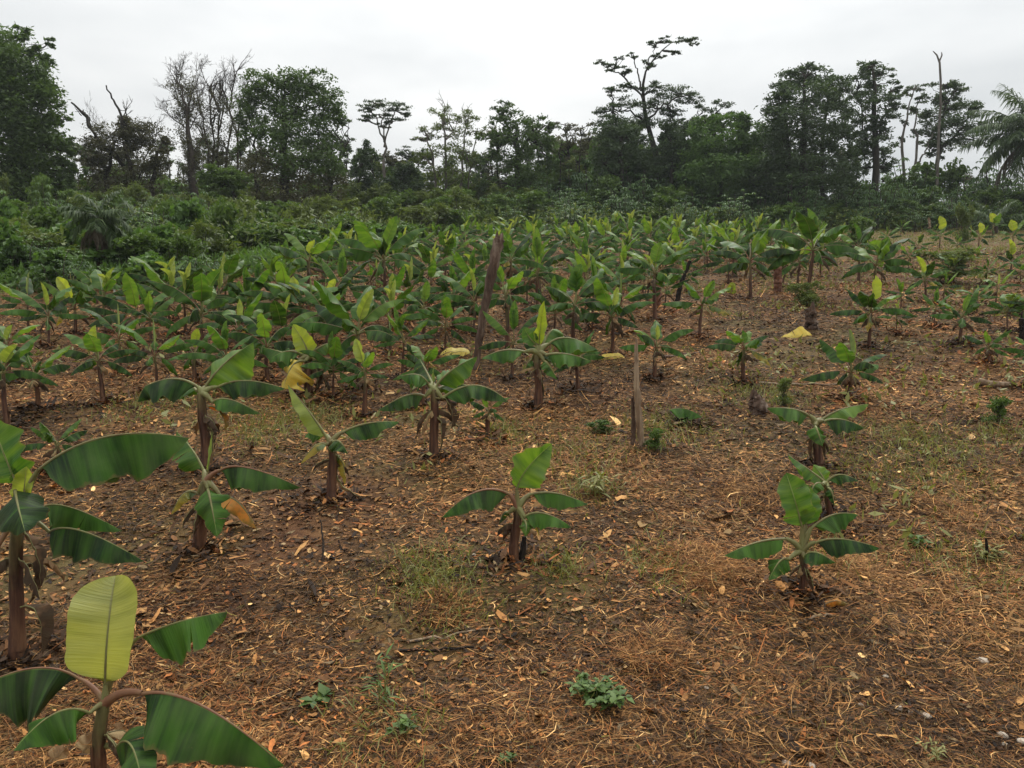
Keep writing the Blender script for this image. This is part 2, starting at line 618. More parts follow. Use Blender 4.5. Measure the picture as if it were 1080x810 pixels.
def grow(root, rng, H, L, nl, up=None, upn=1, spread=1.0, split=True, dead=1, yellow=0, leafrows=16, seedaz=None, wr=.44):
    """leaves of a generated banana plant. up: (kind, height, lean x, lean y, width)"""
    r0 = .026 * max(H, .5) + .014
    mb, P, R = plant_stem(H, r0, r0 * .62, rng, (rng.uniform(-.06, .06) * H, rng.uniform(-.06, .06) * H))
    mb.build('pseudostem', M['stem'], root)
    J = P[-1]
    nl += 2
    az0 = rng.uniform(0, 6.28) if seedaz is None else seedaz
    for q in range(nl):
        f = q / max(nl - 1, 1)
        az = az0 + q * 2.4 + rng.uniform(-.35, .35)
        el = 62 - 74 * f + rng.uniform(-10, 10)
        Lq = L * rng.uniform(.82, 1.12) * (1.0 if f < .8 else .85)
        pl = Lq * .24
        pe = curve_spine(J - NP([0, 0, .03 * H]), az, min(el + 22, 80), pl, 20, 5)
        sp_ = curve_spine(pe[-1], az, el, Lq * spread, rng.uniform(24, 66), 13, rng.uniform(-.25, .25))
        kd = 'mature' if f > .24 else ('mid' if rng.rand() < .75 else 'mature')
        if f > .75 and rng.rand() < .08: kd = 'turning'
        leaf_obj(root, sp_, NP([0, 0, 1.0]), Lq * wr * rng.uniform(.86, 1.16), rng.uniform(54, 78) if f > .15 else rng.uniform(15, 45), kd, rng, pe,
                 .010 * (L / .8) ** .7, rng.uniform(.5, 2.5), leafrows, split=split, red=rng.rand() < .3)
    if up:
        kd, hh, lx, ly, ww = up
        for q in range(upn):
            e = J + NP([lx * hh * (1 - q * 1.6) + .02 * q, ly * hh, hh * (1 - .22 * q)])
            mid = J + NP([lx * hh * .35, ly * hh * .35, hh * .52])
            whole = through(J, mid, e, 16)
            whole[-3:] += NP([0, -.02 * hh, -.015 * hh])
            leaf_obj(root, whole[4:], NP([rng.uniform(-.5, .5), -1, .15]), ww, rng.uniform(-52, -34) * (1 if kd != 'spear' else 1.7), kd, rng, whole[:5], .010, .3, 18, 4, split=split, taper=.5, und=.4)
    if dead: hanging_dead(root, J - NP([0, 0, .12 * H]), rng, min(H * .8, L * .6), dead + 2, .09 + .05 * H, ('dry', 'dry', 'straw_leaf'))
    if yellow: hanging_dead(root, J - NP([0, 0, .05 * H]), rng, L * .6, yellow, .16, ('yellow',))
    return J


# ------------------------------------------------------------------ plants posed leaf by leaf
def posed(label, base, junc, leaves, seed, r=None, dead=(), sucker=None, dj=0.0, group='young banana plants near the camera'):
    rng = np.random.RandomState(seed)
    g = ground(*base)
    Y = g[1]
    J = at(junc[0], junc[1], Y + dj)
    ppm = Y / FPX           # metres per pixel here
    root = empty('banana_plant', g, label, 'banana plant', group)
    H = J[2] - g[2]
    r0 = r * ppm * .92 if r else .05
    mb, P, R = plant_stem(H, r0, r0 * .72, rng, (J[0] - g[0], J[1] - g[1]), 16)
    mb.build('pseudostem', M['stem'], root)

    def loc(p):
        return at(p[0], p[1], Y + (p[2] if len(p) > 2 else 0)) - g
    for sp_ in leaves:
        kind, pts, W, fold = sp_[:4]
        o = sp_[4] if len(sp_) > 4 else {}
        Q = [loc(p) for p in pts]
        if len(Q) == 2: Q.insert(1, (Q[0] + Q[1]) / 2 + NP([0, 0, .02]))
        b = through(Q[0], Q[1], Q[2], 18)
        if len(Q) > 3:          # tip that bends over
            b = np.vstack([b[:-1], through(Q[2], (Q[2] + Q[3]) / 2 + (Q[2] - Q[1]) * o.get('bulge', .10), Q[3], 8)])
        up = NP(o.get('up', (0, 0, 1)), float)
        pj = loc(o['from']) if 'from' in o else J - g - NP([0, 0, o.get('low', 0) * H])
        pe = None
        if o.get('pet', True):
            c = pj + (Q[0] - pj) * .45 + NP([0, 0, .22 * abs(np.linalg.norm(Q[0] - pj))]) * (1 if up[2] > .5 else 0)
            pe = bez(pj, c, Q[0], 8)
        leaf_obj(root, b, up, W * ppm, fold, kind, rng, pe, o.get('pr', 2.6) * ppm, o.get('tears', 1.2), 34, o.get('curl', 14), o.get('dv', 12), o.get('red', False), o.get('label'), 6, True, o.get('taper', .42), o.get('asym', 0.0), o.get('pt', False), o.get('und', 1.0))
    for (p0, p1, p2, W, kind) in dead:
        b = through(loc(p0), loc(p1), loc(p2), 14)
        b += (rng.rand(*b.shape) - .5) * ppm * 2
        leaf_obj(root, b, NP([rng.uniform(-.5, .5), -.8, .5]), W * ppm, 62, kind, rng, None, 1.4 * ppm, 4, 22, 50, 45)
    hanging_dead(root, (J - g) * .72, rng, H * .55, 3, .13 * H + .015, ('dry', 'dry', 'straw_leaf'))
    if sucker:
        sb, st = loc(sucker[0]), loc(sucker[1])
        mb = MB()
        tube(mb, [sb - NP([0, 0, .03]), (sb + st) / 2 + NP([.005, 0, 0]), st], NP([4, 3.4, 2.2]) * ppm, 8, 0, None, True, .2, rng)
        mb.build('sucker_stem', M['burnt'], root)
    return root


FRONT = (0, -1, .25)
posed('foreground banana plant with one broad pale yellow-green leaf standing upright', (103, 852), (111, 742), [
    ('pale', [(111, 722, 0), (114, 664, .0), (122, 607, .10)], 80, -27, {'up': (.05, -1, .2), 'taper': .74, 'tears': 0, 'pr': 3.0, 'curl': -26, 'und': .25}),
    ('mature', [(146, 672, .05), (190, 655, .08), (240, 645, .1)], 84, 66, {'tears': 1, 'from': (112, 730, .03)}),
    ('mature', [(150, 731, -.05), (214, 744, -.12), (300, 808, -.2)], 112, 58, {'tears': .3, 'red': True, 'pr': 4}),
    ('mature', [(84, 716, .05), (30, 705, 0), (-48, 738, -.1)], 118, 62, {'tears': .8, 'red': True}),
    ('mature', [(95, 752, -.05), (58, 752, -.15), (14, 792, -.28)], 70, 46, {'up': (-.1, -.5, 1), 'tears': .5}),
    ('mature', [(120, 792, -.05), (138, 786, -.18), (152, 842, -.3)], 52, 30, {'up': (0, -.7, .8), 'tears': .5, 'low': .4}),
], 11, r=9)

posed('banana plant cut by the left edge with one very long flat leaf stretching right', (17, 695), (20, 545), [
    ('mature', [(41, 495, -.05), (112, 460, -.10), (200, 462, -.05)], 96, 70, {'tears': 1.6, 'from': (22, 545), 'taper': .66, 'curl': 6, 'pr': 3.0}),
    ('mid', [(18, 512, 0), (4, 478, .02), (-12, 440, .05)], 62, -6, {'up': (-.3, -1, .3), 'tears': .3}),
    ('spear', [(21, 512, .03), (18, 494, .03), (18, 472, .03)], 15, -55, {'up': FRONT, 'tears': 0}),
    ('yellowgreen', [(24, 532, -.02), (26, 512, -.03), (28, 492, -.03)], 26, -20, {'up': FRONT, 'tears': 0}),
    ('mature', [(16, 517, -.05), (19, 534, -.2), (26, 560, -.34)], 58, 36, {'up': (0, -.6, .8), 'tears': .6}),
    ('mature', [(38, 541, .12), (68, 533, .18), (129, 560, .2)], 60, 64, {'tears': .8}),
    ('mature', [(52, 561, -.05), (88, 560, -.1), (152, 592, -.14)], 62, 62, {'tears': .3}),
    ('mature', [(-6, 585, -.1), (-26, 575, -.2), (-60, 610, -.3)], 60, 60, {'red': True}),
], 12, r=8.5, dead=[((24, 560, -.02), (38, 582, -.05), (42, 622, -.08), 34, 'dry'), ((22, 640, -.04), (40, 650, -.1), (44, 690, -.1), 30, 'dry'), ((20, 600, .05), (36, 600, .06), (30, 640, .08), 24, 'dry')])

posed('banana plant with a drooping orange and green leaf low on its stem', (211, 583), (217, 508), [
    ('mid', [(215, 496, .05), (203, 474, .12), (186, 455, .2)], 44, 52, {'tears': .3}),
    ('mature', [(232, 496, 0), (262, 493, -.04), (318, 514, -.06)], 50, 68, {'tears': .3, 'red': True}),
    ('mature', [(219, 515, -.04), (223, 533, -.16), (229, 566, -.26)], 40, 32, {'up': (0, -.7, .8), 'tears': 1}),
    ('turning', [(209, 521, 0), (194, 520, -.04), (180, 543, -.08)], 22, 58, {}),
    ('orange', [(233, 524, -.05), (252, 530, -.1), (272, 560, -.15)], 28, 46, {'label': 'orange drying leaf', 'tears': 2}),
    ('spear', [(219, 498, .02), (222, 478, .02), (224, 455, .02)], 6, -65, {'up': FRONT, 'tears': 0, 'pr': 1.2}),
], 13, r=7)

posed('banana plant standing alone mid field between bare litter, its top leaf half yellow', (543, 594), (546, 536), [
    ('mid', [(545, 516, 0), (556, 494, .03), (582, 468, .06)], 46, -28, {'up': (.5, -1, .25), 'tears': .6, 'label': 'upright leaf with a yellow margin'}),
    ('mature', [(537, 521, 0), (503, 518, -.1), (466, 546, -.14)], 44, 60, {'tears': .7, 'red': True}),
    ('mature', [(560, 521, .04), (588, 520, .05), (620, 532, .05)], 35, 62, {'tears': .4}),
    ('mature', [(553, 545, -.05), (574, 541, -.1), (603, 556, -.12)], 34, 58, {'tears': .3}),
    ('mature', [(536, 541, 0), (531, 541, .03), (526, 553, .05)], 16, 40, {}),
    ('mid', [(552, 548, -.05), (555, 553, -.12), (554, 566, -.16)], 16, 30, {'up': (0, -.7, .8)}),
    ('yellow', [(562, 552, -.05), (567, 555, -.07), (568, 566, -.09)], 8, 60, {'pet': False}),
], 14, r=6, sucker=((549, 592, .02), (553, 566, .02)))

posed('banana plant with a broad folded bright green leaf standing over five dark leaves', (847, 628), (846, 582), [
    ('mid', [(846, 556, 0), (839, 530, .0), (829, 498, .03)], 36, -22, {'up': (-.15, -1, .2), 'tears': .6, 'taper': .62}),
    ('mid', [(850, 554, .04), (851, 536, .05), (849, 510, .08)], 30, -30, {'up': (.5, -1, .2), 'tears': .6, 'taper': .6, 'label': 'second upright leaf with a rust patch'}),
    ('mature', [(856, 556, 0), (880, 542, .02), (905, 543, .0)], 40, 62, {'tears': .4}),
    ('mature', [(860, 572, -.04), (888, 568, -.08), (928, 578, -.1)], 38, 62, {'tears': .3}),
    ('mature', [(828, 568, -.02), (797, 572, -.06), (764, 586, -.08)], 36, 60, {'tears': .2}),
    ('mature', [(832, 590, -.05), (822, 592, -.12), (811, 612, -.18)], 30, 42, {'up': (-.3, -.5, .8)}),
    ('mature', [(848, 588, -.04), (860, 582, -.12), (882, 594, -.16)], 32, 56, {}),
], 15, r=5, dead=[((850, 600, -.03), (857, 612, -.05), (858, 626, -.06), 10, 'dry')])

posed('small pale green banana plant close behind the broad-leaved plant on the right', (876, 548), (871, 511), [
    ('mid', [(870, 508, 0), (852, 494, .02), (831, 480, .05)], 24, 46, {'tears': .5}),
    ('mid', [(870, 509, .04), (866, 500, .06), (858, 490, .1)], 18, 10, {'up': FRONT}),
    ('mature', [(872, 508, 0), (886, 500, -.02), (905, 507, -.03)], 24, 60, {}),
    ('mature', [(868, 511, -.05), (859, 511, -.1), (853, 527, -.13)], 20, 45, {}),
    ('mature', [(873, 514, -.05), (878, 520, -.1), (880, 534, -.12)], 14, 45, {}),
], 16, r=4, dead=[((872, 520, 0), (866, 530, -.02), (866, 546, -.02), 10, 'dry')])

posed('banana plant with two level leaves spread like wings, right of the pale post', (863, 494), (861, 447), [
    ('mature', [(853, 438, 0), (836, 431, -.02), (809, 430, -.02)], 34, 60, {'tears': .3}),
    ('mid', [(867, 442, .05), (888, 431, .06), (916, 426, .06)], 30, 52, {'tears': .5}),
    ('mature', [(869, 444, -.05), (888, 442, -.1), (912, 451, -.12)], 34, 60, {'tears': .3}),
    ('mature', [(860, 449, -.06), (863, 456, -.14), (868, 471, -.2)], 22, 36, {'up': (0, -.7, .8)}),
], 17, r=5, dead=[((861, 455, 0), (857, 468, -.03), (858, 488, -.03), 12, 'dry'), ((864, 460, 0), (870, 470, -.02), (870, 490, -.02), 10, 'dry')])

posed('banana plant with a red stem foot and a long narrow pale leaf leaning left', (351, 528), (349, 468), [
    ('young', [(345, 461, 0), (328, 436, .02), (304, 406, .05)], 26, 62, {'tears': .2}),
    ('mature', [(361, 456, .02), (388, 446, .02), (421, 445, .02)], 36, 60, {'tears': .3}),
    ('mature', [(344, 459, .06), (331, 454, .08), (321, 461, .1)], 28, 58, {}),
    ('turning', [(345, 469, -.03), (332, 470, -.08), (317, 489, -.12)], 18, 46, {}),
    ('mature', [(351, 466, -.05), (359, 466, -.1), (367, 479, -.12)], 28, 46, {}),
], 18, r=6, dead=[((352, 478, 0), (362, 490, -.02), (364, 512, -.04), 16, 'turning'), ((354, 500, 0), (366, 516, 0), (386, 525, 0), 8, 'straw_leaf')])

posed('banana plant with a broad ribbed leaf rising right and brown rags on its stem', (217, 494), (213, 415), [
    ('mature', [(209, 408, 0), (184, 399, -.04), (153, 407, -.05), (145, 424, -.06)], 50, 62, {'tears': .8, 'bulge': .05}),
    ('mid', [(216, 408, .04), (238, 382, .08), (267, 361, .12)], 52, 40, {'up': (.2, -.7, .7), 'tears': .6, 'asym': .3}),
    ('mature', [(229, 408, .06), (260, 401, .08), (301, 410, .08)], 40, 64, {'tears': .4}),
    ('mature', [(224, 424, -.04), (243, 421, -.08), (274, 436, -.1)], 32, 58, {'tears': .2}),
    ('mature', [(208, 412, .1), (196, 405, .3), (184, 414, .4)], 36, 55, {}),
], 19, r=6, dead=[((218, 428, -.03), (232, 434, -.06), (237, 456, -.08), 16, 'orange'), ((216, 440, -.04), (224, 455, -.06), (222, 480, -.06), 16, 'dry'), ((219, 450, -.04), (225, 465, -.06), (222, 495, -.06), 4, 'straw_leaf')])

posed('banana plant with seven leaves and a dark brown dead leaf hanging on its right', (459, 484), (457, 411), [
    ('mature', [(452, 406, 0), (441, 395, -.06), (420, 397, -.12)], 36, 52, {'tears': .6}),
    ('mature', [(449, 418, -.03), (428, 417, -.06), (399, 433, -.08)], 34, 58, {'tears': .3}),
    ('mid', [(460, 406, .04), (478, 389, .06), (503, 376, .08)], 38, 44, {'up': (.1, -.6, .8), 'tears': .7}),
    ('mature', [(466, 420, -.03), (502, 406, -.05), (536, 424, -.05)], 38, 56, {'tears': .8}),
    ('mature', [(462, 410, .1), (482, 404, .3), (506, 412, .35)], 34, 50, {}),
    ('mature', [(456, 404, .15), (448, 388, .3), (442, 378, .4)], 30, 40, {}),
    ('spear', [(457, 404, .02), (457, 396, .02), (457, 388, .02)], 5, -65, {'up': FRONT, 'tears': 0, 'pr': 1.1}),
], 20, r=5.5, dead=[((460, 420, -.03), (474, 426, -.05), (476, 452, -.06), 22, 'dry'), ((460, 440, -.02), (466, 452, -.04), (463, 482, -.05), 12, 'dry')])

posed('banana plant with twin pale rolled leaves, below the right side of the leaning stake', (567, 429), (568, 372), [
    ('yellowgreen', [(569, 364, 0), (570, 345, 0), (574, 317, .02)], 16, -46, {'up': FRONT, 'tears': 0}),
    ('mid', [(566, 364, 0), (558, 355, -.02), (553, 345, -.02)], 16, -20, {'up': FRONT, 'tears': 0}),
    ('mid', [(572, 366, .1), (582, 348, .2), (594, 352, .3)], 34, 40, {'tears': .5}),
    ('mature', [(578, 363, .08), (600, 356, .1), (632, 370, .12)], 44, 55, {'tears': .6}),
    ('mature', [(575, 374, -.04), (598, 373, -.06), (624, 381, -.08)], 34, 60, {'tears': .3}),
    ('mature', [(554, 371, 0), (531, 369, -.03), (508, 378, -.04)], 30, 56, {'tears': .5}),
    ('mature', [(573, 380, -.05), (580, 386, -.1), (588, 401, -.13)], 20, 45, {}),
    ('mature', [(562, 378, .1), (556, 384, .1), (554, 394, .1)], 16, 45, {}),
], 21, r=5, dead=[((569, 390, 0), (573, 405, -.02), (572, 424, -.02), 10, 'dry')])

posed('banana plant with a lime upright leaf above one big hanging yellow leaf', (325, 416), (326, 376), [
    ('yellowgreen', [(325, 374, 0), (320, 360, 0), (309, 342, .02)], 22, -12, {'up': FRONT, 'tears': .2}),
    ('mid', [(330, 371, .04), (346, 362, .05), (363, 362, .05)], 24, 50, {}),
    ('mature', [(333, 379, -.03), (350, 379, -.05), (370, 391, -.06)], 32, 56, {}),
    ('mature', [(318, 374, .03), (303, 370, 0), (286, 378, 0)], 36, 55, {}),
    ('mature', [(316, 380, -.04), (300, 372, .2), (272, 365, .3)], 34, 55, {}),
    ('yellow', [(322, 381, -.06), (308, 386, -.14), (298, 412, -.2)], 56, 36, {'up': (-.3, -.8, .5), 'tears': 2.5, 'label': 'large yellow hanging leaf'}),
    ('yellow', [(320, 398, -.1), (314, 404, -.14), (322, 412, -.16)], 16, 40, {'pet': False}),
], 22, r=5, dead=[((328, 384, 0), (340, 396, -.03), (346, 414, -.05), 22, 'dry'), ((329, 384, -.03), (336, 396, -.06), (330, 416, -.08), 18, 'dry')])

# ------------------------------------------------------------------ the other plants one can point to
def mid_plant(label, x, yb, yj, span, nl, up, seed, dead=1, yellow=0, upn=1, az=None, group='banana plants of the middle rows'):
    """x, base row, crown row and half spread in photo pixels; up = (kind, pixels tall, lean, lean away, pixels wide)"""
    rng = np.random.RandomState(seed)
    g = ground(x, yb)
    k = g[1] / FPX
    root = empty('banana_plant', g, label, 'banana plant', group)
    u = None
    span *= 1.08
    if up: u = (up[0], up[1] * k, up[2], .12, up[3] * k)
    grow(root, rng, (yb - yj) * k, span * k / 1.12, nl, u, upn, 1.0, True, dead, yellow, 18, az)
    return root


MIDS = [
    ('banana plant with a lime leaf leaning left, first in from the ragged palm', 80, 352, 326, 40, 5, ('yellowgreen', 34, -.55, 15), 31, 1, 0, 1),
    ('banana plant with level leaves below the pale capped stake', 144, 362, 334, 42, 6, ('young', 30, -.12, 7), 32, 1, 0, 1),
    ('banana plant at the left edge with a pale leaf folding down over dark ones', 8, 452, 392, 44, 6, ('young', 30, .5, 18), 33, 1, 0, 1),
    ('banana plant with one lime paddle leaf upright between two dark level leaves', 108, 426, 379, 40, 6, ('yellowgreen', 37, -.08, 18), 34, 1, 0, 1),
    ('banana plant with a wide pale green leaf arching to the right, left rows', 214, 372, 331, 50, 6, ('mid', 48, .45, 20), 35, 1, 0, 1),
    ('banana plant with narrow upright leaf tips, behind the arching pale leaf', 256, 352, 326, 32, 5, ('mid', 30, -.12, 12), 36, 1, 0, 1),
    ('low banana plant with a rolled lime leaf left of the broad ribbed leaf', 205, 402, 376, 30, 5, ('yellowgreen', 30, .12, 14), 37, 1, 0, 1),
    ('small low banana plant with drooping leaves near the left edge', 62, 497, 470, 34, 5, ('mid', 26, -.7, 14), 38, 1, 0, 1),
    ('banana plant with a grey-green furled leaf, left of the seven-leaved plant', 385, 438, 394, 34, 6, ('young', 38, -.25, 15), 39, 1, 0, 1),
    ('large banana plant with a cream tipped upright leaf left of the leaning stake', 379, 408, 352, 62, 8, ('young', 48, .35, 15), 40, 1, 0, 1),
    ('banana plant with a ribbed paddle leaf upright, just left of the leaning stake', 448, 356, 326, 38, 6, ('mid', 30, .12, 13), 41, 1, 0, 1),
    ('tall banana plant with one ladder-veined leaf standing above the back rows', 406, 330, 274, 50, 8, ('mid', 46, .3, 15), 42, 1, 0, 1),
    ('banana plant with yellow upright tips behind the cream tipped one', 352, 362, 318, 36, 6, ('yellowgreen', 24, .2, 12), 43, 1, 0, 1),
    ('banana plant with a tall lime leaf far left among the back rows', 325, 335, 276, 40, 6, ('yellowgreen', 22, .3, 10), 44, 1, 0, 1),
    ('banana plant with a white-backed curled leaf in the left back rows', 316, 362, 325, 46, 6, ('young', 34, -.25, 16), 45, 1, 0, 1),
    ('banana plant with twin broad bright leaves standing upright behind the pale rolled pair', 604, 374, 322, 42, 7, ('mid', 44, .15, 20), 46, 1, 0, 2),
    ('banana plant with a leaf bent at a right angle touching the leaning stake', 536, 372, 312, 36, 6, ('mid', 44, -.4, 13), 47, 1, 0, 1),
    ('banana plant with a lime triangle leaf right beside the top of the leaning stake', 542, 335, 275, 34, 7, ('mid', 32, -.3, 18), 48, 1, 0, 1),
    ('banana plant with long level leaves just behind the pale post', 646, 374, 334, 44, 7, ('young', 32, .2, 9), 49, 1, 0, 1),
    ('banana plant on a thin stem left of the pale post', 609, 412, 378, 34, 6, None, 50, 1, 0, 1),
    ('small shaded banana plant with drooping leaves right of the seven-leaved plant', 515, 461, 433, 24, 5, None, 51, 1, 0, 1),
    ('low banana plant with drooping leaves around the top of the pale post', 690, 400, 366, 36, 7, ('young', 24, .05, 7), 52, 2, 0, 1),
    ('banana plant leaning left beside the red-brown stump', 738, 356, 322, 34, 6, ('mid', 26, .5, 14), 53, 1, 0, 1),
    ('banana plant with a lime leaf cut square, above the charred pole', 690, 338, 288, 40, 7, ('mid', 32, .2, 16), 54, 1, 0, 1),
    ('banana plant with an upright ribbed leaf left of the biggest right-hand plant', 792, 316, 276, 44, 8, ('mid', 30, .3, 13), 55, 1, 0, 1),
    ('big weedy banana plant with a fan of upright leaves ending the dense block', 852, 318, 264, 52, 9, ('mid', 44, -.15, 14), 56, 2, 0, 2),
    ('banana plant with two bright leaves spread in a V, above the lime paddle', 923, 318, 280, 42, 8, ('mid', 30, .45, 14), 57, 1, 0, 2),
    ('banana plant with one tall lime paddle leaf and brown skirts, right side', 917, 366, 330, 36, 7, ('yellowgreen', 40, .12, 17), 58, 3, 0, 1),
    ('banana plant with a narrow pale strip leaf standing straight up, right side', 895, 421, 392, 44, 6, ('spear', 46, -.05, 16), 59, 3, 0, 1),
    ('low banana plant with flat dark leaves beside the yellow fallen leaf', 784, 404, 368, 36, 7, ('mid', 20, -.12, 9), 60, 1, 0, 1),
    ('feathery young banana plant alone on the right slope', 1012, 362, 336, 30, 7, ('mid', 26, .3, 10), 61, 1, 0, 1),
    ('small banana plant with a thin lime leaf leaning left on the weedy right slope', 976, 318, 296, 24, 6, ('yellowgreen', 26, -.35, 9), 62, 0, 0, 1),
    ('wilted banana plant with brown leaves low on the right slope', 1042, 384, 366, 22, 5, None, 63, 4, 0, 1),
    ('banana plant with a square-topped lime leaf at the foot of the right thicket', 991, 262, 250, 16, 4, ('yellowgreen', 22, -.02, 12), 64, 0, 0, 1),
    ('banana plant with a lime leaf left of the thin pale pole, far right', 1032, 264, 252, 16, 4, ('yellowgreen', 17, .05, 10), 65, 0, 0, 1),
    ('highest lime-leaved banana plant on the right slope', 1047, 252, 240, 14, 4, ('yellowgreen', 15, -.2, 9), 66, 0, 0, 1),
    ('banana plant with a slanting lime leaf close to the right edge', 1068, 262, 250, 16, 4, ('yellowgreen', 18, -.12, 10), 67, 0, 0, 1),
    ('banana plant with a forked pair of lime leaves near the right edge', 1066, 288, 278, 16, 5, ('yellowgreen', 26, -.12, 10), 68, 0, 0, 2),
    ('banana plant cut by the right edge with one yellow leaf', 1086, 408, 372, 24, 5, ('yellowgreen', 20, -.1, 12), 69, 1, 1, 1),
    ('banana plant dark against the litter at the right edge', 1084, 352, 322, 26, 6, None, 70, 2, 0, 1),
    ('banana plant with a lime leaf at the foot of the ragged palm', 104, 336, 306, 30, 5, ('yellowgreen', 17, -.1, 9), 71, 0, 0, 1),
    ('banana plant with drooping orange leaf in front of the arching pale leaf', 262, 368, 342, 34, 6, ('mid', 18, .1, 9), 72, 1, 1, 1),
    ('banana plant with forked bright tips beside the bank of bushes', 272, 325, 305, 26, 6, ('mid', 30, .05, 9), 73, 0, 0, 2),
    ('banana plant cut by the left edge with a furled pale leaf', 10, 402, 366, 36, 6, ('young', 24, .25, 10), 74, 1, 0, 1),
    ('banana plant whose dark leaves overlap behind the lime paddle, far left', 40, 430, 396, 40, 6, None, 75, 1, 0, 1),
    ('banana plant with broad dark leaves behind the hanging yellow leaf', 282, 402, 366, 44, 7, None, 76, 1, 0, 1),
    ('banana plant behind the seven-leaved plant with a yellowed leaf beside it', 446, 428, 388, 34, 6, ('mid', 20, .7, 12), 77, 1, 0, 1),
    ('thick-stemmed weedy banana plant on the right slope below the grey shrub', 906, 298, 262, 30, 7, ('mid', 26, -.2, 10), 78, 1, 0, 1),
]
for q in MIDS:
    up = q[6]
    mid_plant(*q)
# ------------------------------------------------------------------ dense block of plants behind
def inside(poly, x, y):
    c = False
    j = len(poly) - 1
    for i in range(len(poly)):
        xi, yi = poly[i]
        xj, yj = poly[j]
        if (yi > y) != (yj > y) and x < (xj - xi) * (y - yi) / (yj - yi) + xi: c = not c
        j = i
    return c


taken = [(o.location.x, o.location.y) for o in bpy.data.objects if o.parent is None and o.name.startswith('banana_plant')]
FARGROUP = 'banana plants of the dense back block'
BACKMID = 'green banana plant packed among others in the dense block in front of the dark thicket'
protos = []
UPS = [('mid', 1.0, .15, .26), ('young', .9, -.12, .2), ('young', 1.1, .28, .24), ('mid', .95, -.3, .24), ('young', .8, .1, .22), ('mid', 1.0, -.05, .28), ('young', 1.05, .2, .17), ('spear', .9, .05, .12), ('young', .9, .4, .22), ('mid', 1.15, .05, .26)]
for q in range(10):
    rng = np.random.RandomState(300 + q)
    r = empty('banana_plant', (0, -40, 0), BACKMID, 'banana plant', FARGROUP)
    u = UPS[q]
    grow(r, rng, rng.uniform(.7, 1.0), rng.uniform(.8, 1.1), 5 + q % 3, (u[0], u[1], u[2], .1, u[3]) if u else None, 1 + (q % 3 != 1), 1.0, False, 1, 0, 11, None, .36)
    protos.append(r)
POLY = [(290, 318), (350, 282), (420, 262), (560, 252), (700, 250), (846, 251), (880, 258), (870, 300), (800, 309), (764, 314), (700, 330), (640, 340), (560, 340), (450, 334), (330, 340)]
rng = np.random.RandomState(77)
nfar = 0
used = set()
yy = 13.5
while yy < 56:
    for k in range(-21, 26):
        x = k * 1.3 + rng.uniform(-.35, .35) + yy * .03
        y = yy + rng.uniform(-.35, .35)
        p = (x, y, gz(x, y))
        u, v = proj(p)
        if not inside(POLY, u, v): continue
        if y > 26 and (k * 7 + int(yy * 3)) % 6 == 0: continue
        if min((x - a) ** 2 + (y - b) ** 2 for a, b in taken) < .5: continue
        i = rng.randint(10)
        o = protos[i] if i not in used else copy_tree(protos[i])
        used.add(i)
        o.location = p
        s = rng.uniform(.46, .76)
        o.scale = (s, s, s * rng.uniform(.92, 1.12))
        # upright leaves keep turning their faces down the slope
        o.rotation_euler = (rng.uniform(-.1, .1), rng.uniform(-.1, .1), rng.uniform(-1.2, 1.2))
        nfar += 1
    yy += 1.4
for i in range(10):
    if i not in used:
        x, y = 6 + i * .7, 40.0
        protos[i].location = (x, y, gz(x, y))


# a looser set of small plants on the weedy right slope and along the left bank
rng = np.random.RandomState(78)
SL = []
for (px, py, s) in [(935, 262, .5), (958, 284, .42), (1004, 300, .42), (1024, 282, .4), (950, 330, .36), (1050, 322, .4), (900, 262, .5), (1010, 268, .4), (985, 345, .32), (930, 300, .4), (1076, 300, .4), (950, 250, .5), (1024, 252, .42), (1082, 268, .4), (968, 270, .45), (1030, 332, .36), (1062, 350, .34), (995, 322, .4), (912, 282, .5), (945, 352, .3), (870, 280, .6), (888, 262, .6), (1040, 300, .4), (986, 252, .4), (1010, 240, .4)]:
    o = copy_tree(protos[rng.randint(10)])
    g = ground(px, py)
    o.location = g
    o.scale = (s,) * 3
    o.rotation_euler = (0, 0, rng.uniform(-1.2, 1.2))
    o['label'] = 'small banana plant half hidden by weeds on the right slope'
    o['group'] = 'small banana plants among the right slope weeds'
for (px, py, s) in [(300, 312, .7), (342, 300, .7), (238, 328, .7), (176, 338, .66), (292, 336, .7), (196, 352, .66), (232, 350, .66), (302, 350, .7), (160, 372, .55), (250, 385, .55), (345, 372, .66), (412, 372, .6), (500, 352, .66), (470, 372, .5), (30, 352, .62), (52, 366, .6), (112, 352, .62), (128, 392, .52), (166, 412, .5), (180, 352, .62), (262, 352, .64), (240, 412, .48), (300, 388, .55), (330, 362, .6), (360, 344, .66), (352, 420, .45), (410, 350, .62), (425, 398, .5), (432, 340, .66), (478, 346, .62), (540, 400, .5), (585, 360, .6), (655, 352, .6), (625, 346, .6)]:
    o = copy_tree(protos[rng.randint(10)])
    g = ground(px, py)
    o.location = g
    o.scale = (s,) * 3
    o.rotation_euler = (0, 0, rng.uniform(-1.2, 1.2))
    o['label'] = 'dark-leaved banana plant filling the rows between the left bank and the leaning stake'
    o['group'] = 'dark banana plants of the left rows'
    if px > 505:
        o['label'] = 'dark-leaved banana plant in the rows between the leaning stake and the pale post'
        o['group'] = 'dark banana plants right of the leaning stake'


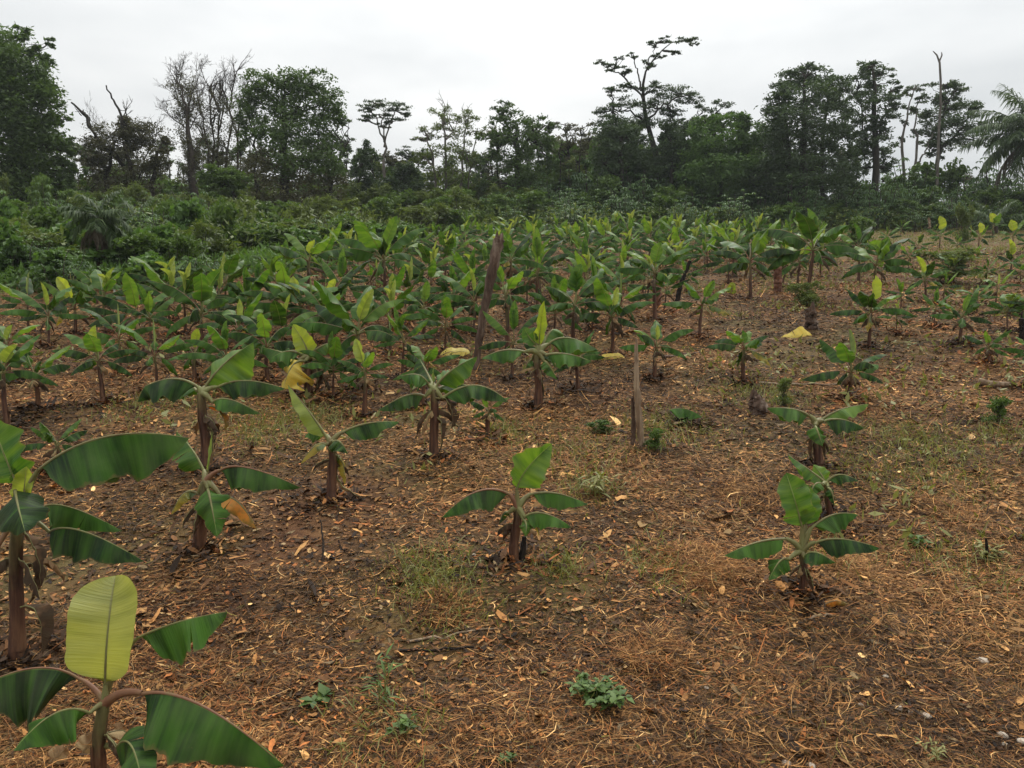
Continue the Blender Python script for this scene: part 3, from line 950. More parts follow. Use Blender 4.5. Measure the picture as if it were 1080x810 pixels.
# ------------------------------------------------------------------ foliage
def leaves(mb, C, rad, n, size, rng, clumps=None, flat=.55, cl=.22, star=1, tint=(0, 1), drape=0.0, aspect=.42, rad_out=.92):
    """n leaf faces in an ellipsoid (centre C, radii rad), gathered in clumps; clumps nearer the shell"""
    C, rad = NP(C, float), NP(rad, float)
    K = clumps or max(6, n // 45)
    d = unit(rng.randn(K, 3))
    cc = d * (rng.rand(K, 1) ** .4) * rad_out
    cc[:, 2] *= .95
    kk = rng.randint(K, size=n)
    ctint = rng.rand(K)
    p = cc[kk] + rng.randn(n, 3) * cl * NP([1, 1, .75])
    P = C + p * rad
    az = rng.rand(n) * 2 * PI
    el = rng.randn(n) * .45 - .25 - drape
    D = np.stack([np.cos(el) * np.cos(az), np.cos(el) * np.sin(az), np.sin(el)], -1)
    nrm = unit(rng.randn(n, 3) * (1 - flat) + NP([0, 0, 1.0]) * flat)
    S = unit(np.cross(D, nrm))
    L = size * rng.uniform(.65, 1.35, (n, 1))
    W = L * aspect
    Nn = unit(np.cross(S, D))
    V = np.stack([P - D * L * .5, P + S * W * .5 - Nn * L * .06, P + D * L * .5 - Nn * L * .12, P - S * W * .5 - Nn * L * .06], 1)
    t = np.clip(.15 + .55 * ctint[kk] + .3 * rng.rand(n), 0, 1)
    t = tint[0] + (tint[1] - tint[0]) * t
    c = np.repeat(np.stack([t, t, t, np.ones(n)], -1), 4, 0)
    F = np.arange(n * 4).reshape(n, 4)
    mb.add(V.reshape(-1, 3), F, 0, None, c)
    return C + cc * rad


def limb(mb, a, b, r0, r1, rng, wob=.06, n=7, sides=6):
    a, b = NP(a, float), NP(b, float)
    L = np.linalg.norm(b - a)
    t = np.linspace(0, 1, n)[:, None]
    P = a + (b - a) * t
    w = rng.randn(n, 3) * wob * L * NP([1, 1, .4])
    w[0] = 0
    w[-1] = 0
    P = P + w * np.sin(t * PI)
    tube(mb, P, np.linspace(r0, r1, n), sides, 0, None, False)
    return P


def twigs(mb, a, d, L, r, depth, rng, spread=.55, n=3, upb=.15):
    b = NP(a) + d * L
    P = limb(mb, a, b, r, r * .6, rng, .05, 4, 4 if depth > 1 else 3)
    if depth == 0: return
    for q in range(n):
        s = P[rng.randint(1, 4)]
        nd = unit(d + rng.randn(3) * spread + NP([0, 0, upb]))
        twigs(mb, s, nd, L * rng.uniform(.5, .8), max(r * .58, .006), depth - 1, rng, spread, n, upb)


def tree(name, label, base, Y, blobs, mats, seed, trunks=(), leaf=.22, dens=1.0, bark='bark', group='trees along the crest', deep=1.0, twig=(), extra=None, under=None, flat=.55, cl=.17, twn=3):
    """blobs: (px, py, rx, ry[, material index]) ellipsoids of the crown seen in the photo, given real depth"""
    rng = np.random.RandomState(seed)
    leaf *= .78
    k = Y / FPX
    bx, by = at(base, 200, Y)[0], Y
    g = NP([bx, by, gz(bx, by)])
    root = empty(name, g, label, 'tree' if 'palm' not in name else 'palm', group)

    def w(px, py, dy=0.0):
        return at(px, py, Y + dy) - g
    tb = MB()
    tops = []
    if not trunks: trunks = [[(base, None, 5), (blobs[0][0], blobs[0][1], 2)]]
    for tr in trunks:
        pts, rad = [], []
        dyo = rng.uniform(-.4, .4)
        for q, (px, py, wd) in enumerate(tr):
            p = NP([at(px, 200, Y)[0] - g[0], 0, -.15 + gz(at(px, 200, Y)[0], Y) - g[2]]) if py is None else w(px, py, dyo * q)
            pts.append(p)
            rad.append(wd * .5 * k)
        # finer, slightly crooked
        t = np.linspace(0, 1, len(pts))
        tt = np.linspace(0, 1, 12)
        P = np.stack([np.interp(tt, t, NP(pts)[:, c]) for c in range(3)], -1)
        P[1:-1] += rng.randn(10, 3) * k * 1.0
        tube(tb, P, np.interp(tt, t, rad), 7, 0, None, True, .25, rng)
        tops.append(P)
    parts = {}
    for b in blobs:
        px, py, rx, ry = b[:4]
        mi = b[4] if len(b) > 4 else 0
        dy = rng.uniform(-.35, .35) * rx * k * 1.6 * deep
        C = w(px, py, dy)
        R = NP([rx * k, max(rx * k * .85 * deep, ry * k * .8), ry * k])
        n = int(dens * 6.6 * (rx * ry) ** .92 * (b[5] if len(b) > 5 else 1.0) * (.27 / leaf) ** 1.2)
        n = max(40, n)
        mb = parts.setdefault(mi, MB())
        cc = leaves(mb, C, R, n, leaf, rng, max(6, int(n / 52)), flat, cl, rad_out=1.10)
        # limbs to the clumps
        tp = tops[int(np.argmin([np.min(np.linalg.norm(P - C, axis=1)) for P in tops]))]
        s = tp[np.argmin(np.linalg.norm(tp[3:] - (C - NP([0, 0, R[2] * .8])), axis=1)) + 3]
        limb(tb, s, C, .9 * k, .45 * k, rng, .08, 6, 5)
        for q in range(min(len(cc), 9)):
            limb(tb, C if rng.rand() < .5 else s, cc[q], .5 * k, .15 * k, rng, .08, 5, 4)
    for mi, mb in parts.items():
        mb.build('crown' if mi == 0 else 'creeper', M[mats[mi]], root)
    for (px, py, ex, ey, r, dep) in twig:
        a, b = w(px, py), w(px + ex, py + ey)
        L = np.linalg.norm(b - a)
        twigs(tb, a, unit(b - a), L, r * k, dep, rng, .5, twn)
    tb.build('trunk', M[bark], root)
    return root


B = None
tree('vine_clad_tree', 'tall dense tree wrapped in dark green vines, cut by the left edge', 18, 42, [
    (8, 72, 34, 36), (-8, 58, 32, 28), (43, 58, 11, 13), (36, 84, 22, 26), (30, 118, 30, 32), (60, 108, 8, 4), (50, 132, 14, 16), (12, 150, 40, 44), (48, 165, 24, 26), (62, 158, 12, 10),
    (0, 200, 50, 44), (52, 205, 24, 24), (-40, 110, 50, 70), (-45, 200, 50, 50), (72, 195, 10, 16), (56, 92, 8, 5), (68, 126, 8, 4), (74, 150, 9, 5), (66, 174, 9, 6), (82, 180, 8, 7), (52, 46, 6, 6), (20, 36, 12, 6), (84, 200, 8, 8)], ['f_dark'], 401,
    [[(18, None, 26), (20, 150, 18), (10, 60, 8)]], 0.29, .72)
tree('half_dead_tree', 'brownish flat-topped tree with two bare dead branches sticking up', 150, 46, [
    (132, 128, 12, 10), (128, 142, 30, 10), (150, 150, 26, 12), (112, 154, 24, 9), (138, 160, 40, 10), (100, 168, 14, 8), (160, 166, 16, 12), (172, 150, 8, 8), (110, 178, 24, 18, 0, .7), (125, 196, 30, 24, 0, .7), (95, 200, 18, 22, 0, .7), (150, 178, 24, 18, 0, .5), (168, 178, 12, 14, 0, .5), (145, 205, 30, 18, 0, .6), (140, 138, 30, 12)],
    ['f_drab'], 402, [[(156, None, 6), (160, 190, 5), (166, 160, 3)], [(152, None, 7), (140, 180, 5), (130, 150, 3)], [(118, None, 6), (112, 190, 4), (120, 150, 3)],
    [(130, 175, 4), (100, 140, 3), (86, 118, 2.6), (75, 108, 1.6)], [(134, 150, 3.4), (124, 112, 2.2), (112, 90, 1.3)], [(100, 140, 1.6), (92, 122, 1.4), (88, 116, 1)]], 0.22, .62, 'bark',
    twig=[(130, 170, -20, -24, .7, 4), (150, 175, 14, -26, .7, 4), (120, 185, -22, -14, .7, 4), (150, 190, -10, -30, .7, 4), (86, 122, -5, -6, .6, 1), (130, 128, 4, -14, .8, 2), (134, 124, -2, -10, .7, 2)], flat=.7)
tree('bare_tree', 'leafless fine-twigged tree with a brown vine-wrapped trunk', 204, 48, [(200, 150, 9, 24, 0, .8), (202, 185, 10, 24, 0, 1.0), (195, 112, 12, 22, 0, .5), (186, 88, 14, 16, 0, .25), (205, 108, 12, 26, 0, .4)], ['f_drab'], 403,
    [[(206, None, 10), (203, 170, 7), (197, 120, 3), (186, 84, 1.2)]], .16, .9, 'twig', twig=[(197, 125, 4, -20, .8, 5), (196, 120, -12, -20, .8, 5), (190, 100, -6, -17, .7, 5), (198, 140, 10, -22, .7, 5), (196, 135, -16, -12, .7, 5), (199, 110, 8, -20, .7, 5), (200, 155, -12, -16, .6, 4), (188, 92, 4, -15, .6, 5), (201, 165, 12, -18, .6, 4), (186, 88, -6, -12, .5, 4)])
tree('bare_tree', 'leafless many-stemmed tree standing between the vine-wrapped trunk and the big round crown', 226, 50, [(236, 150, 18, 22, 0, .45), (222, 165, 14, 20, 0, .5), (246, 125, 12, 26, 0, .4), (226, 115, 14, 28, 0, .3), (240, 185, 20, 18, 0, .6)], ['f_drab'], 404,
    [[(222, None, 3), (218, 150, 2), (210, 110, 1)], [(228, None, 3), (230, 140, 2), (232, 90, .9)], [(232, None, 3), (242, 140, 2), (246, 90, .9)], [(226, None, 3), (224, 140, 1.7), (220, 95, .8)], [(240, None, 3), (252, 150, 2), (254, 100, 1.3)]], .16, .9, 'twig',
    twig=[(225, 130, 8, -22, .5, 5), (240, 120, -6, -22, .5, 5), (250, 125, 4, -22, .5, 5), (215, 130, -6, -20, .5, 5), (232, 110, 0, -18, .5, 5), (245, 105, -3, -16, .5, 5), (212, 120, -4, -24, .6, 3), (232, 100, 3, -16, .6, 4), (231, 118, -8, -22, 1, 3), (244, 105, 4, -24, 1, 4), (243, 120, -6, -22, 1, 3), (221, 110, 2, -22, 1, 3), (253, 118, 4, -20, 1, 3), (218, 150, -10, -20, 1, 3), (230, 140, 6, -24, 1, 3)])
tree('round_tree', 'big round-crowned tree, the widest green crown on the left', 300, 48, [
    (272, 92, 18, 16), (300, 86, 26, 15), (330, 88, 20, 15), (288, 112, 32, 22), (325, 112, 28, 22), (348, 106, 14, 14), (352, 130, 14, 14), (362, 124, 9, 6), (300, 140, 34, 20), (336, 142, 22, 18), (262, 122, 12, 18), (264, 145, 14, 16),
    (318, 168, 36, 20), (345, 172, 16, 22), (288, 172, 24, 22, 1, .7), (310, 196, 34, 22, 1, .8), (342, 200, 22, 20, 1, .7), (272, 196, 18, 22, 1, .5)], ['f_dark', 'f_drab'], 405,
    [[(300, None, 11), (300, 160, 8), (300, 100, 4)], [(268, None, 3), (270, 170, 2.5), (268, 130, 1.5)], [(345, None, 4), (350, 180, 3), (366, 152, 1.5)]], 0.27, .70)
tree('small_tree', 'small bright green bushy tree under the bare trunks', 246, 44, [(228, 184, 18, 10), (244, 188, 16, 10), (236, 196, 20, 10), (222, 194, 10, 8)], ['f_mid'], 406, [[(248, None, 4), (246, 205, 3), (240, 190, 2)]], .26, 1.2)
tree('umbrella_tree', 'slender tree with thin flat umbrella tiers on a pale forked stem', 405, 55, [
    (404, 109, 16, 3), (420, 113, 16, 3.5), (386, 115, 12, 3.5), (398, 121, 14, 3), (428, 121, 8, 3), (414, 126, 12, 3), (384, 125, 8, 3), (404, 133, 8, 2.5)], ['f_deep'], 407,
    [[(407, None, 3.6), (406, 180, 3), (405, 150, 2.4), (398, 130, 1.4), (388, 115, 1)], [(405, 155, 2), (411, 130, 1.3), (420, 112, .9)], [(405, 150, 1.6), (404, 125, 1.2), (404, 108, .8)]], .22, 1.5, 'palebark', flat=.85, deep=.9)
tree('creeper_hung_tree', 'narrow dark tree hung with creepers, left of the umbrella tiers', 384, 52, [(386, 158, 10, 10), (392, 166, 12, 10), (380, 172, 9, 14), (390, 188, 14, 16), (376, 200, 12, 18), (396, 204, 12, 16)], ['f_deep'], 408, [[(376, None, 4), (378, 190, 3), (384, 155, 2)], [(394, None, 3), (394, 180, 2), (390, 160, 1.5)]], .26, .9)
tree('sparse_tree', 'thin-crowned tree on several pale stems, sky showing through it', 472, 55, [
    (466, 122, 14, 9, 0, .6), (492, 122, 15, 8, 0, .6), (452, 140, 12, 8, 0, .6), (478, 138, 18, 10, 0, .6), (502, 138, 9, 10, 0, .6), (444, 146, 9, 5), (470, 158, 20, 10, 0, .55), (448, 166, 12, 8), (492, 160, 14, 12, 0, .6), (478, 180, 22, 12, 0, .7)],
    ['f_olive'], 409, [[(470, None, 3), (470, 160, 2.4), (468, 115, 1)], [(462, None, 3), (458, 170, 2), (448, 138, 1)], [(482, None, 3), (488, 165, 2), (494, 115, 1)], [(492, None, 2), (496, 170, 1.5), (504, 135, .8)]], .21, .95, 'palebark',
    twig=[(469, 125, 0, -14, .7, 3), (489, 125, 4, -10, .7, 2), (478, 140, -6, -16, .7, 2)])
tree('low_tree', 'low dark rounded tree between the pale stems and the umbrella tree', 426, 52, [(424, 178, 12, 9), (432, 186, 14, 11), (418, 190, 12, 10), (428, 200, 18, 12)], ['f_deep'], 410, [[(426, None, 4), (426, 190, 2.5)]], .26, 1.2)
tree('dense_tree', 'dark dense tree in the middle with a narrow creeper-hung base', 548, 54, [
    (530, 116, 12, 8), (534, 128, 17, 11), (558, 128, 16, 9), (578, 134, 10, 9), (548, 144, 28, 14), (518, 146, 12, 9), (574, 152, 12, 13), (545, 164, 28, 14), (520, 166, 12, 8), (578, 168, 10, 9), (546, 186, 20, 16), (545, 206, 16, 14), (512, 192, 10, 12)], ['f_dark'], 411,
    [[(548, None, 9), (546, 180, 7), (545, 130, 3)], [(545, 160, 3), (532, 125, 2), (528, 112, 1)], [(548, 160, 3), (566, 138, 2), (580, 130, 1)]], 0.26, .85)
tree('sparse_tree', 'two-tiered olive sapling right of the dark middle tree', 602, 56, [(596, 132, 11, 5, 0, .7), (612, 136, 14, 6, 0, .7), (602, 146, 18, 7, 0, .7), (616, 156, 12, 8, 0, .6), (592, 158, 10, 7, 0, .6), (604, 170, 14, 8, 0, .5)], ['f_drab'], 412,
    [[(600, None, 2.4), (600, 160, 2), (596, 130, 1)], [(610, None, 2.2), (612, 165, 1.6), (614, 132, .8)], [(592, None, 2), (590, 170, 1.4), (592, 150, .8)]], .22, .9)
tree('emergent_tree', 'tallest tree, an airy tiered crown rising above a vine-draped lower trunk', 690, 56, [
    (636, 67, 9, 3.5), (648, 71, 10, 3), (652, 62, 5, 2.5), (668, 58, 6, 3), (690, 46, 8, 3), (704, 42, 9, 2.5), (722, 42, 11, 3.5), (732, 46, 5, 2), (694, 58, 8, 3), (712, 56, 6, 2.5), (682, 68, 9, 3.5), (660, 76, 9, 4),
    (668, 92, 13, 5), (692, 92, 13, 5), (714, 98, 18, 6), (728, 104, 12, 6), (646, 96, 10, 4), (656, 110, 16, 7), (690, 110, 20, 8), (708, 118, 12, 6), (634, 118, 10, 6), (646, 130, 18, 9), (680, 128, 14, 8), (712, 134, 12, 8)],
    ['f_deep'], 413, [[(694, None, 8), (691, 170, 6), (682, 120, 4.4), (675, 95, 3.2), (684, 72, 2.2), (700, 48, 1.2), (722, 42, .8)], [(678, 105, 2.4), (660, 82, 1.6), (640, 68, .9)], [(676, 96, 2), (672, 75, 1.4), (666, 57, .8)], [(684, 125, 2.4), (702, 108, 1.6), (726, 100, .9)], [(684, 130, 2.4), (664, 118, 1.6), (640, 118, .9)], [(684, 74, 1.6), (686, 60, 1.1), (692, 46, .7)]], .22, 1.35, 'bark', flat=.8, deep=.9)
tree('creeper_hung_tree', 'dark creeper-draped tree leaning against the left side of the tallest tree', 654, 54, [(650, 138, 20, 12), (664, 148, 18, 14), (640, 150, 14, 14), (655, 165, 26, 16), (636, 172, 14, 12), (672, 172, 14, 18), (690, 185, 12, 20)], ['f_deep'], 414, [[(655, None, 8), (655, 140, 4)]], .27, 1.2)
tree('creeper_hung_tree', 'dark creeper-draped tree just right of the tallest tree', 708, 54, [(706, 138, 12, 12), (714, 152, 14, 14), (702, 160, 12, 14), (712, 176, 16, 18)], ['f_deep'], 415, [[(708, None, 6), (708, 150, 3)]], .27, 1.2)
tree('leafy_tree', 'mid-green leafy tree mass left of the big dark dome', 760, 53, [
    (744, 136, 16, 11), (766, 128, 18, 10), (786, 130, 12, 10), (798, 142, 10, 14), (752, 150, 28, 14), (784, 152, 20, 14), (732, 160, 16, 14), (762, 170, 36, 16), (796, 174, 16, 18), (730, 184, 18, 14), (760, 192, 34, 16), (795, 196, 20, 16)], ['f_fresh'], 416,
    [[(760, None, 7), (760, 160, 4), (762, 130, 2)], [(785, 170, 2), (788, 130, 1)]], .28, 1.2)
tree('dome_tree', 'big dark dome-shaped tree, the largest crown right of centre', 850, 51, [
    (846, 76, 14, 9), (860, 78, 18, 10), (836, 88, 18, 12), (872, 92, 20, 12), (822, 98, 12, 12), (884, 104, 12, 14), (850, 104, 34, 18), (818, 118, 14, 14), (888, 124, 10, 16), (850, 130, 42, 20), (818, 140, 14, 16), (886, 146, 12, 16), (850, 156, 42, 20), (850, 180, 44, 18), (816, 168, 14, 16), (850, 196, 46, 14), (806, 185, 14, 14), (892, 168, 12, 16), (890, 186, 14, 14)],
    ['f_deep'], 417, [[(846, None, 8), (848, 140, 6), (850, 80, 2)], [(868, None, 5), (868, 150, 4), (874, 100, 1.6)], [(834, None, 5), (832, 150, 4), (826, 100, 1.6)]], 0.27, .95)
tree('upright_tree', 'tall upright dark tree with stacked leaf clumps beside the dome', 922, 53, [
    (922, 68, 15, 6), (912, 74, 12, 5), (934, 78, 12, 6), (906, 86, 14, 7), (928, 90, 18, 8), (944, 94, 7, 7), (900, 100, 12, 9), (924, 106, 22, 10), (944, 112, 8, 9), (910, 122, 18, 10), (934, 128, 16, 11), (904, 140, 14, 10), (926, 146, 18, 10), (912, 160, 14, 10), (900, 164, 8, 10), (932, 162, 14, 10), (906, 178, 12, 8), (936, 176, 12, 8)], ['f_deep'], 418,
    [[(923, None, 7), (924, 160, 6), (922, 110, 4), (920, 70, 1.6)], [(923, 165, 3), (912, 140, 2), (904, 95, 1)], [(924, 150, 3), (934, 120, 2), (940, 92, 1)]], 0.26, .85)
tree('forked_sapling', 'slender pale forked sapling with scant leaves, before open sky', 962, 55, [(966, 92, 12, 4), (954, 98, 8, 4), (970, 104, 8, 4), (960, 116, 10, 4), (964, 140, 6, 4), (954, 128, 5, 4), (950, 150, 6, 5)], ['f_deep'], 419,
    [[(958, None, 3.4), (952, 160, 3), (954, 130, 2), (960, 105, 1.3), (966, 90, .8)], [(957, None, 3), (968, 150, 2.4), (964, 130, 1.6), (970, 105, .9)], [(966, 176, 2.4), (976, 160, 1.8), (984, 140, 1)]], .2, 1.1, 'palebark', flat=.75)
tree('spreading_tree', 'spreading dark tree beside the tall bare snag', 1000, 56, [
    (996, 90, 13, 6), (1008, 96, 12, 7), (986, 104, 12, 8), (1006, 112, 22, 9), (1026, 116, 12, 7), (984, 122, 14, 8), (1010, 130, 26, 9), (982, 140, 16, 8), (1034, 136, 12, 8), (1010, 148, 26, 8), (980, 152, 10, 6), (1036, 150, 12, 6), (986, 164, 8, 7)], ['f_deep'], 420,
    [[(988, None, 6), (990, 150, 4), (998, 110, 2)], [(990, 160, 3), (1010, 140, 2), (1026, 120, 1)]], .26, 1.05)

# ------------------------------------------------------------------ second line of forest
FL = 'thin dark tree of the second line of forest, seen between the crest trees'
fprot = []
for q in range(4):
    rg = np.random.RandomState(440 + q)
    bl = []
    for w_ in range(13):
        yy_ = rg.uniform(90, 185)
        bl.append((540 + rg.randn() * (6 + 10 * (yy_ - 80) / 100), yy_, rg.uniform(8, 15), rg.uniform(6, 12), 0, .8))
    r_ = tree('forest_tree', FL, 540, 60, bl, [['f_deep', 'f_dark', 'f_drab', 'f_dark'][q]], 440 + q, [[(540, None, 4), (541, 160, 3), (543, 100, 1.2)], [(538, None, 3), (532, 160, 2), (528, 120, 1)]], .26, .9, group='second line of forest')
    fprot.append(r_)
rg = np.random.RandomState(9)
for q, (px, s, Y_) in enumerate([(330, .48, 60), (372, .42, 62), (400, .50, 63), (440, .44, 61), (486, .40, 62), (515, .52, 62), (560, .6, 63), (588, .58, 61), (612, .62, 63), (634, .72, 62), (668, .70, 63), (690, .55, 61), (722, .78, 63), (742, .7, 62), (808, .66, 62), (890, .52, 62),
                                 (935, .40, 62), (60, .62, 56), (88, .5, 58), (118, .42, 60), (172, .36, 58), (262, .46, 60), (1020, .36, 61), (30, .7, 58), (100, .5, 57), (140, .46, 59), (196, .42, 58), (224, .44, 57), (280, .5, 60), (310, .5, 61), (352, .46, 60), (420, .46, 60), (462, .42, 60), (500, .46, 60), (536, .5, 62), (600, .56, 60), (650, .66, 60), (700, .7, 62), (770, .66, 62), (790, .6, 60), (830, .5, 60)] + [(xx, s_, 57 + (i_ * 7 % 6)) for i_, (xx, s_) in enumerate([(50, .62), (74, .5), (92, .56), (112, .5), (132, .55), (158, .5), (182, .55), (206, .5), (216, .55), (234, .52), (252, .6), (276, .6), (296, .62), (322, .6), (340, .56), (362, .58), (380, .5), (394, .55), (412, .5), (432, .55), (452, .5), (474, .5), (494, .56), (508, .5), (524, .6), (570, .62), (596, .6), (622, .66), (644, .7), (676, .72), (734, .75), (756, .75), (776, .75), (804, .7), (820, .66)])]):
    o = fprot[q] if q < 4 else copy_tree(fprot[rg.randint(4)])
    x = at(px, 200, Y_)[0]
    o.location = (x, Y_, gz(x, Y_))
    o.scale = (s * 1.15, s * 1.15, s * rg.uniform(.95, 1.1))
    o.rotation_euler = (0, 0, rg.uniform(0, 6.28))

# ------------------------------------------------------------------ snag
rng = np.random.RandomState(5)
Y = 53.5
k = Y / FPX
bx = at(989, 180, Y)[0]
g = NP([bx, Y, gz(bx, Y)])
mb = MB()
P = [NP([0, 0, -.2])] + [at(a, b, Y) - g for a, b in ((989, 170), (990, 140), (992, 110), (992, 85), (991, 66), (988, 58), (984, 54))]
tube(mb, P, NP([4.2, 3.8, 3.2, 3.0, 2.7, 2.4, 1.9, 1.0]) * k * .42, 8, 0, None, True, .25, rng)
tube(mb, [at(991, 64, Y) - g, at(993.5, 58, Y) - g, at(993, 55, Y) - g], NP([1.4, 1.1, .6]) * k * .6, 6, 0, None, True, .25, rng)
for a, b, c, d in ((992, 112, 996, 106), (990, 135, 986, 130), (992, 92, 995, 88)):
    tube(mb, [at(a, b, Y) - g, at(c, d, Y) - g], NP([.8, .3]) * k, 5)
o = mb.build('dead_snag', M['palebark'])
o.location = g
tag(o, 'tall bare grey snag with a hooked broken top rising over the spreading tree', 'dead tree')


# ------------------------------------------------------------------ palms
def frond(mb, p0, az, el, L, droop, rng, nl=46, ll=.5, mat=0, sag=.5, twist=0):
    S = curve_spine(p0, az, el, L, droop, 16)
    tube(mb, S, np.linspace(.035, .006, 16) * L / 3, 4, 0, (.5, .5, .5), False)
    T = unit(np.gradient(S, axis=0))
    tt = np.linspace(.16, .99, nl)
    si = np.linspace(0, 1, 16)
    for side in (-1, 1):
        P = np.stack([np.interp(tt, si, S[:, c]) for c in range(3)], -1)
        D = np.stack([np.interp(tt, si, T[:, c]) for c in range(3)], -1)
        up = NP([0, 0, 1.0])
        lat = unit(np.cross(D, up)) * side
        d = unit(D * .55 + lat * .8 - up * (sag * rng.uniform(.5, 1.3, (nl, 1))) + rng.randn(nl, 3) * .14)
        l = ll * np.sin(PI * np.clip(tt * .86 + .12, 0, 1))[:, None] ** .6 * rng.uniform(.75, 1.15, (nl, 1))
        e1 = P + d * l * .55
        e2 = P + d * l * .9 - up * l * (.25 + sag * .3)
        wv = unit(np.cross(d, up + rng.randn(nl, 3) * .4)) * l * .045
        V = np.stack([P - wv * .6, P + wv * .6, e1 + wv, e1 - wv, e2], 1).reshape(-1, 3)
        b = np.arange(nl)[:, None] * 5
        t = rng.rand(nl)
        c = np.repeat(np.stack([t, t, t, np.ones(nl)], -1), 5, 0)
        n0 = mb.n
        mb.add(V, np.hstack([b, b + 1, b + 2, b + 3]), mat, None, c)
        mb.f.append(np.hstack([b + 3, b + 2, b + 4]) + n0)
        mb.m.append(np.full(nl, mat, int))


def palm(label, px, crown, Y, L, nf, seed, r=.2, live=(80, -25), dead=0, ll=.5, name='oil_palm'):
    rng = np.random.RandomState(seed)
    bx = at(px, 200, Y)[0]
    g = NP([bx, Y, gz(bx, Y)])
    root = empty(name, g, label, 'palm')
    J = at(crown[0], crown[1], Y) - g
    mb = MB()
    tube(mb, through([0, 0, -.2], J * .5 + NP([.03, 0, 0]), J, 14), np.linspace(r * 1.2, r, 14), 12, 0, None, True, .35, rng)
    mb.build('trunk', M['brownbark'], root)
    for q in range(nf):
        f = q / (nf - 1)
        mb = MB()
        frond(mb, J, q * 2.4 + rng.uniform(-.2, .2), live[0] + (live[1] - live[0]) * f + rng.uniform(-6, 6), L * rng.uniform(.85, 1.1), rng.uniform(45, 85), rng, 60, ll)
        mb.build('frond', M['f_palm'], root)
    for q in range(dead):
        mb = MB()
        frond(mb, J - NP([0, 0, .1]), q * 2.4 + rng.uniform(-.3, .3), rng.uniform(-45, -15), L * rng.uniform(.6, .95), rng.uniform(40, 60), rng, 34, ll, 0, .9)
        mb.build('dead_frond', M['f_deadfrond'], root)
    return root


palm('large oil palm with arching feathery fronds, cut by the right edge', 1092, (1088, 142), 49, 4.1, 34, 501, .32, (86, -24), 4, .95)
palm('small ragged palm with a hanging skirt of dead fronds, left of the field', 104, (103, 230), 19.8, .95, 15, 502, .11, (70, -25), 7, .34, 'ragged_palm')
palm('young stemless palm in the bushes under the big round crown', 236, (236, 262), 27, 1.3, 11, 503, .10, (82, 15), 0, .4, 'young_palm')
palm('young palm poking from the bushes in front of the vine-clad tree', 140, (142, 240), 30, 1.5, 10, 504, .10, (80, 10), 0, .45, 'young_palm')
palm('young palm with a curved frond at the right edge of the thicket', 1052, (1050, 236), 44, 1.9, 9, 505, .10, (80, 10), 0, .5, 'young_palm')
# ------------------------------------------------------------------ bushes
def shrub_proto(kind, seed):
    lsz = {'bush': .085, 'scrub': .12, 'fresh': .13}.get(kind, .1)
    asp = {'bush': .5, 'scrub': .22, 'fresh': .55}.get(kind, .5)
    rng = np.random.RandomState(seed)
    root = empty('shrub', (0, -60, 0), 'shrub', 'shrub')
    mb, sb = MB(), MB()
    if kind == 'cassava':       # tall stems carrying spread palmate leaves
        for q in range(9):
            a, r = rng.rand() * 6.28, rng.uniform(.05, .42)
            h = rng.uniform(.62, 1.0)
            tip = NP([math.cos(a) * r * 1.25, math.sin(a) * r * 1.25, h])
            limb(sb, [math.cos(a) * r * .4, math.sin(a) * r * .4, -.08], tip, .014, .006, rng, .04, 6, 5)
            for w in range(15):
                c = tip + rng.randn(3) * NP([.13, .13, .09]) - NP([0, 0, .08 + .02 * w])
                a0 = rng.rand() * 6.28
                nl = 6
                az = a0 + np.arange(nl) * 6.28 / nl
                el = rng.uniform(-.7, -.1)
                D = np.stack([np.cos(az) * math.cos(el), np.sin(az) * math.cos(el), np.full(nl, math.sin(el))], -1)
                S = unit(np.cross(D, NP([0, 0, 1.0])))
                l = rng.uniform(.07, .11)
                V = np.stack([c + D * .004, c + D * l * .6 + S * l * .17, c + D * l - NP([0, 0, .02]), c + D * l * .6 - S * l * .17], 1)
                t = np.clip(rng.uniform(.2, 1) * (.5 + .5 * h), 0, 1)
                mb.add(V.reshape(-1, 3), np.arange(nl * 4).reshape(nl, 4), 0, None, (t, t, t))
    else:
        nb = 9
        for q in range(nb):
            a, r = rng.rand() * 6.28, rng.uniform(0, .42)
            h = rng.uniform(.25, .84)
            C = NP([math.cos(a) * r, math.sin(a) * r, h])
            R = NP([.22, .22, .17]) * rng.uniform(.7, 1.2)
            leaves(mb, C, R, 260 if kind == 'bush' else 190, lsz, rng, 9, .5, .24, aspect=asp)
            limb(sb, [C[0] * .3, C[1] * .3, -.08], C, .014, .005, rng, .05, 6, 5)
        leaves(mb, (0, 0, .16), (.5, .5, .18), 420, .09, rng, 16, .5, .24)
    fm = {'bush': 'f_mid', 'cassava': 'f_cassava', 'scrub': 'f_olive', 'fresh': 'f_bush'}[kind]
    mb.build('foliage', M[fm], root)
    sb.build('stem', M['twig'], root)
    return root


SP = {'bush': [shrub_proto('bush', 600 + i) for i in range(4)], 'cassava': [shrub_proto('cassava', 620 + i) for i in range(4)], 'scrub': [shrub_proto('scrub', 640 + i) for i in range(3)], 'fresh': [shrub_proto('fresh', 660 + i) for i in range(3)]}
fresh = {(k, i) for k in SP for i in range(len(SP[k]))}
rs = np.random.RandomState(88)
SHN = 0


def shrub(px, top, Y, wide, kind, label, group):
    global SHN
    x = at(px, 200, Y)[0]
    z = gz(x, Y)
    h = at(px, top, Y)[2] - z
    if h < .06: h = .06
    i = rs.randint(len(SP[kind]))
    if (kind, i) in fresh:
        o = SP[kind][i]
        fresh.discard((kind, i))
    else:
        o = copy_tree(SP[kind][i])
    o.location = (x, Y, z)
    w = wide * Y / FPX
    o.scale = (w, w, h)
    o.rotation_euler = (0, 0, rs.uniform(0, 6.28))
    o['label'] = label
    o['group'] = group
    SHN += 1
    return o


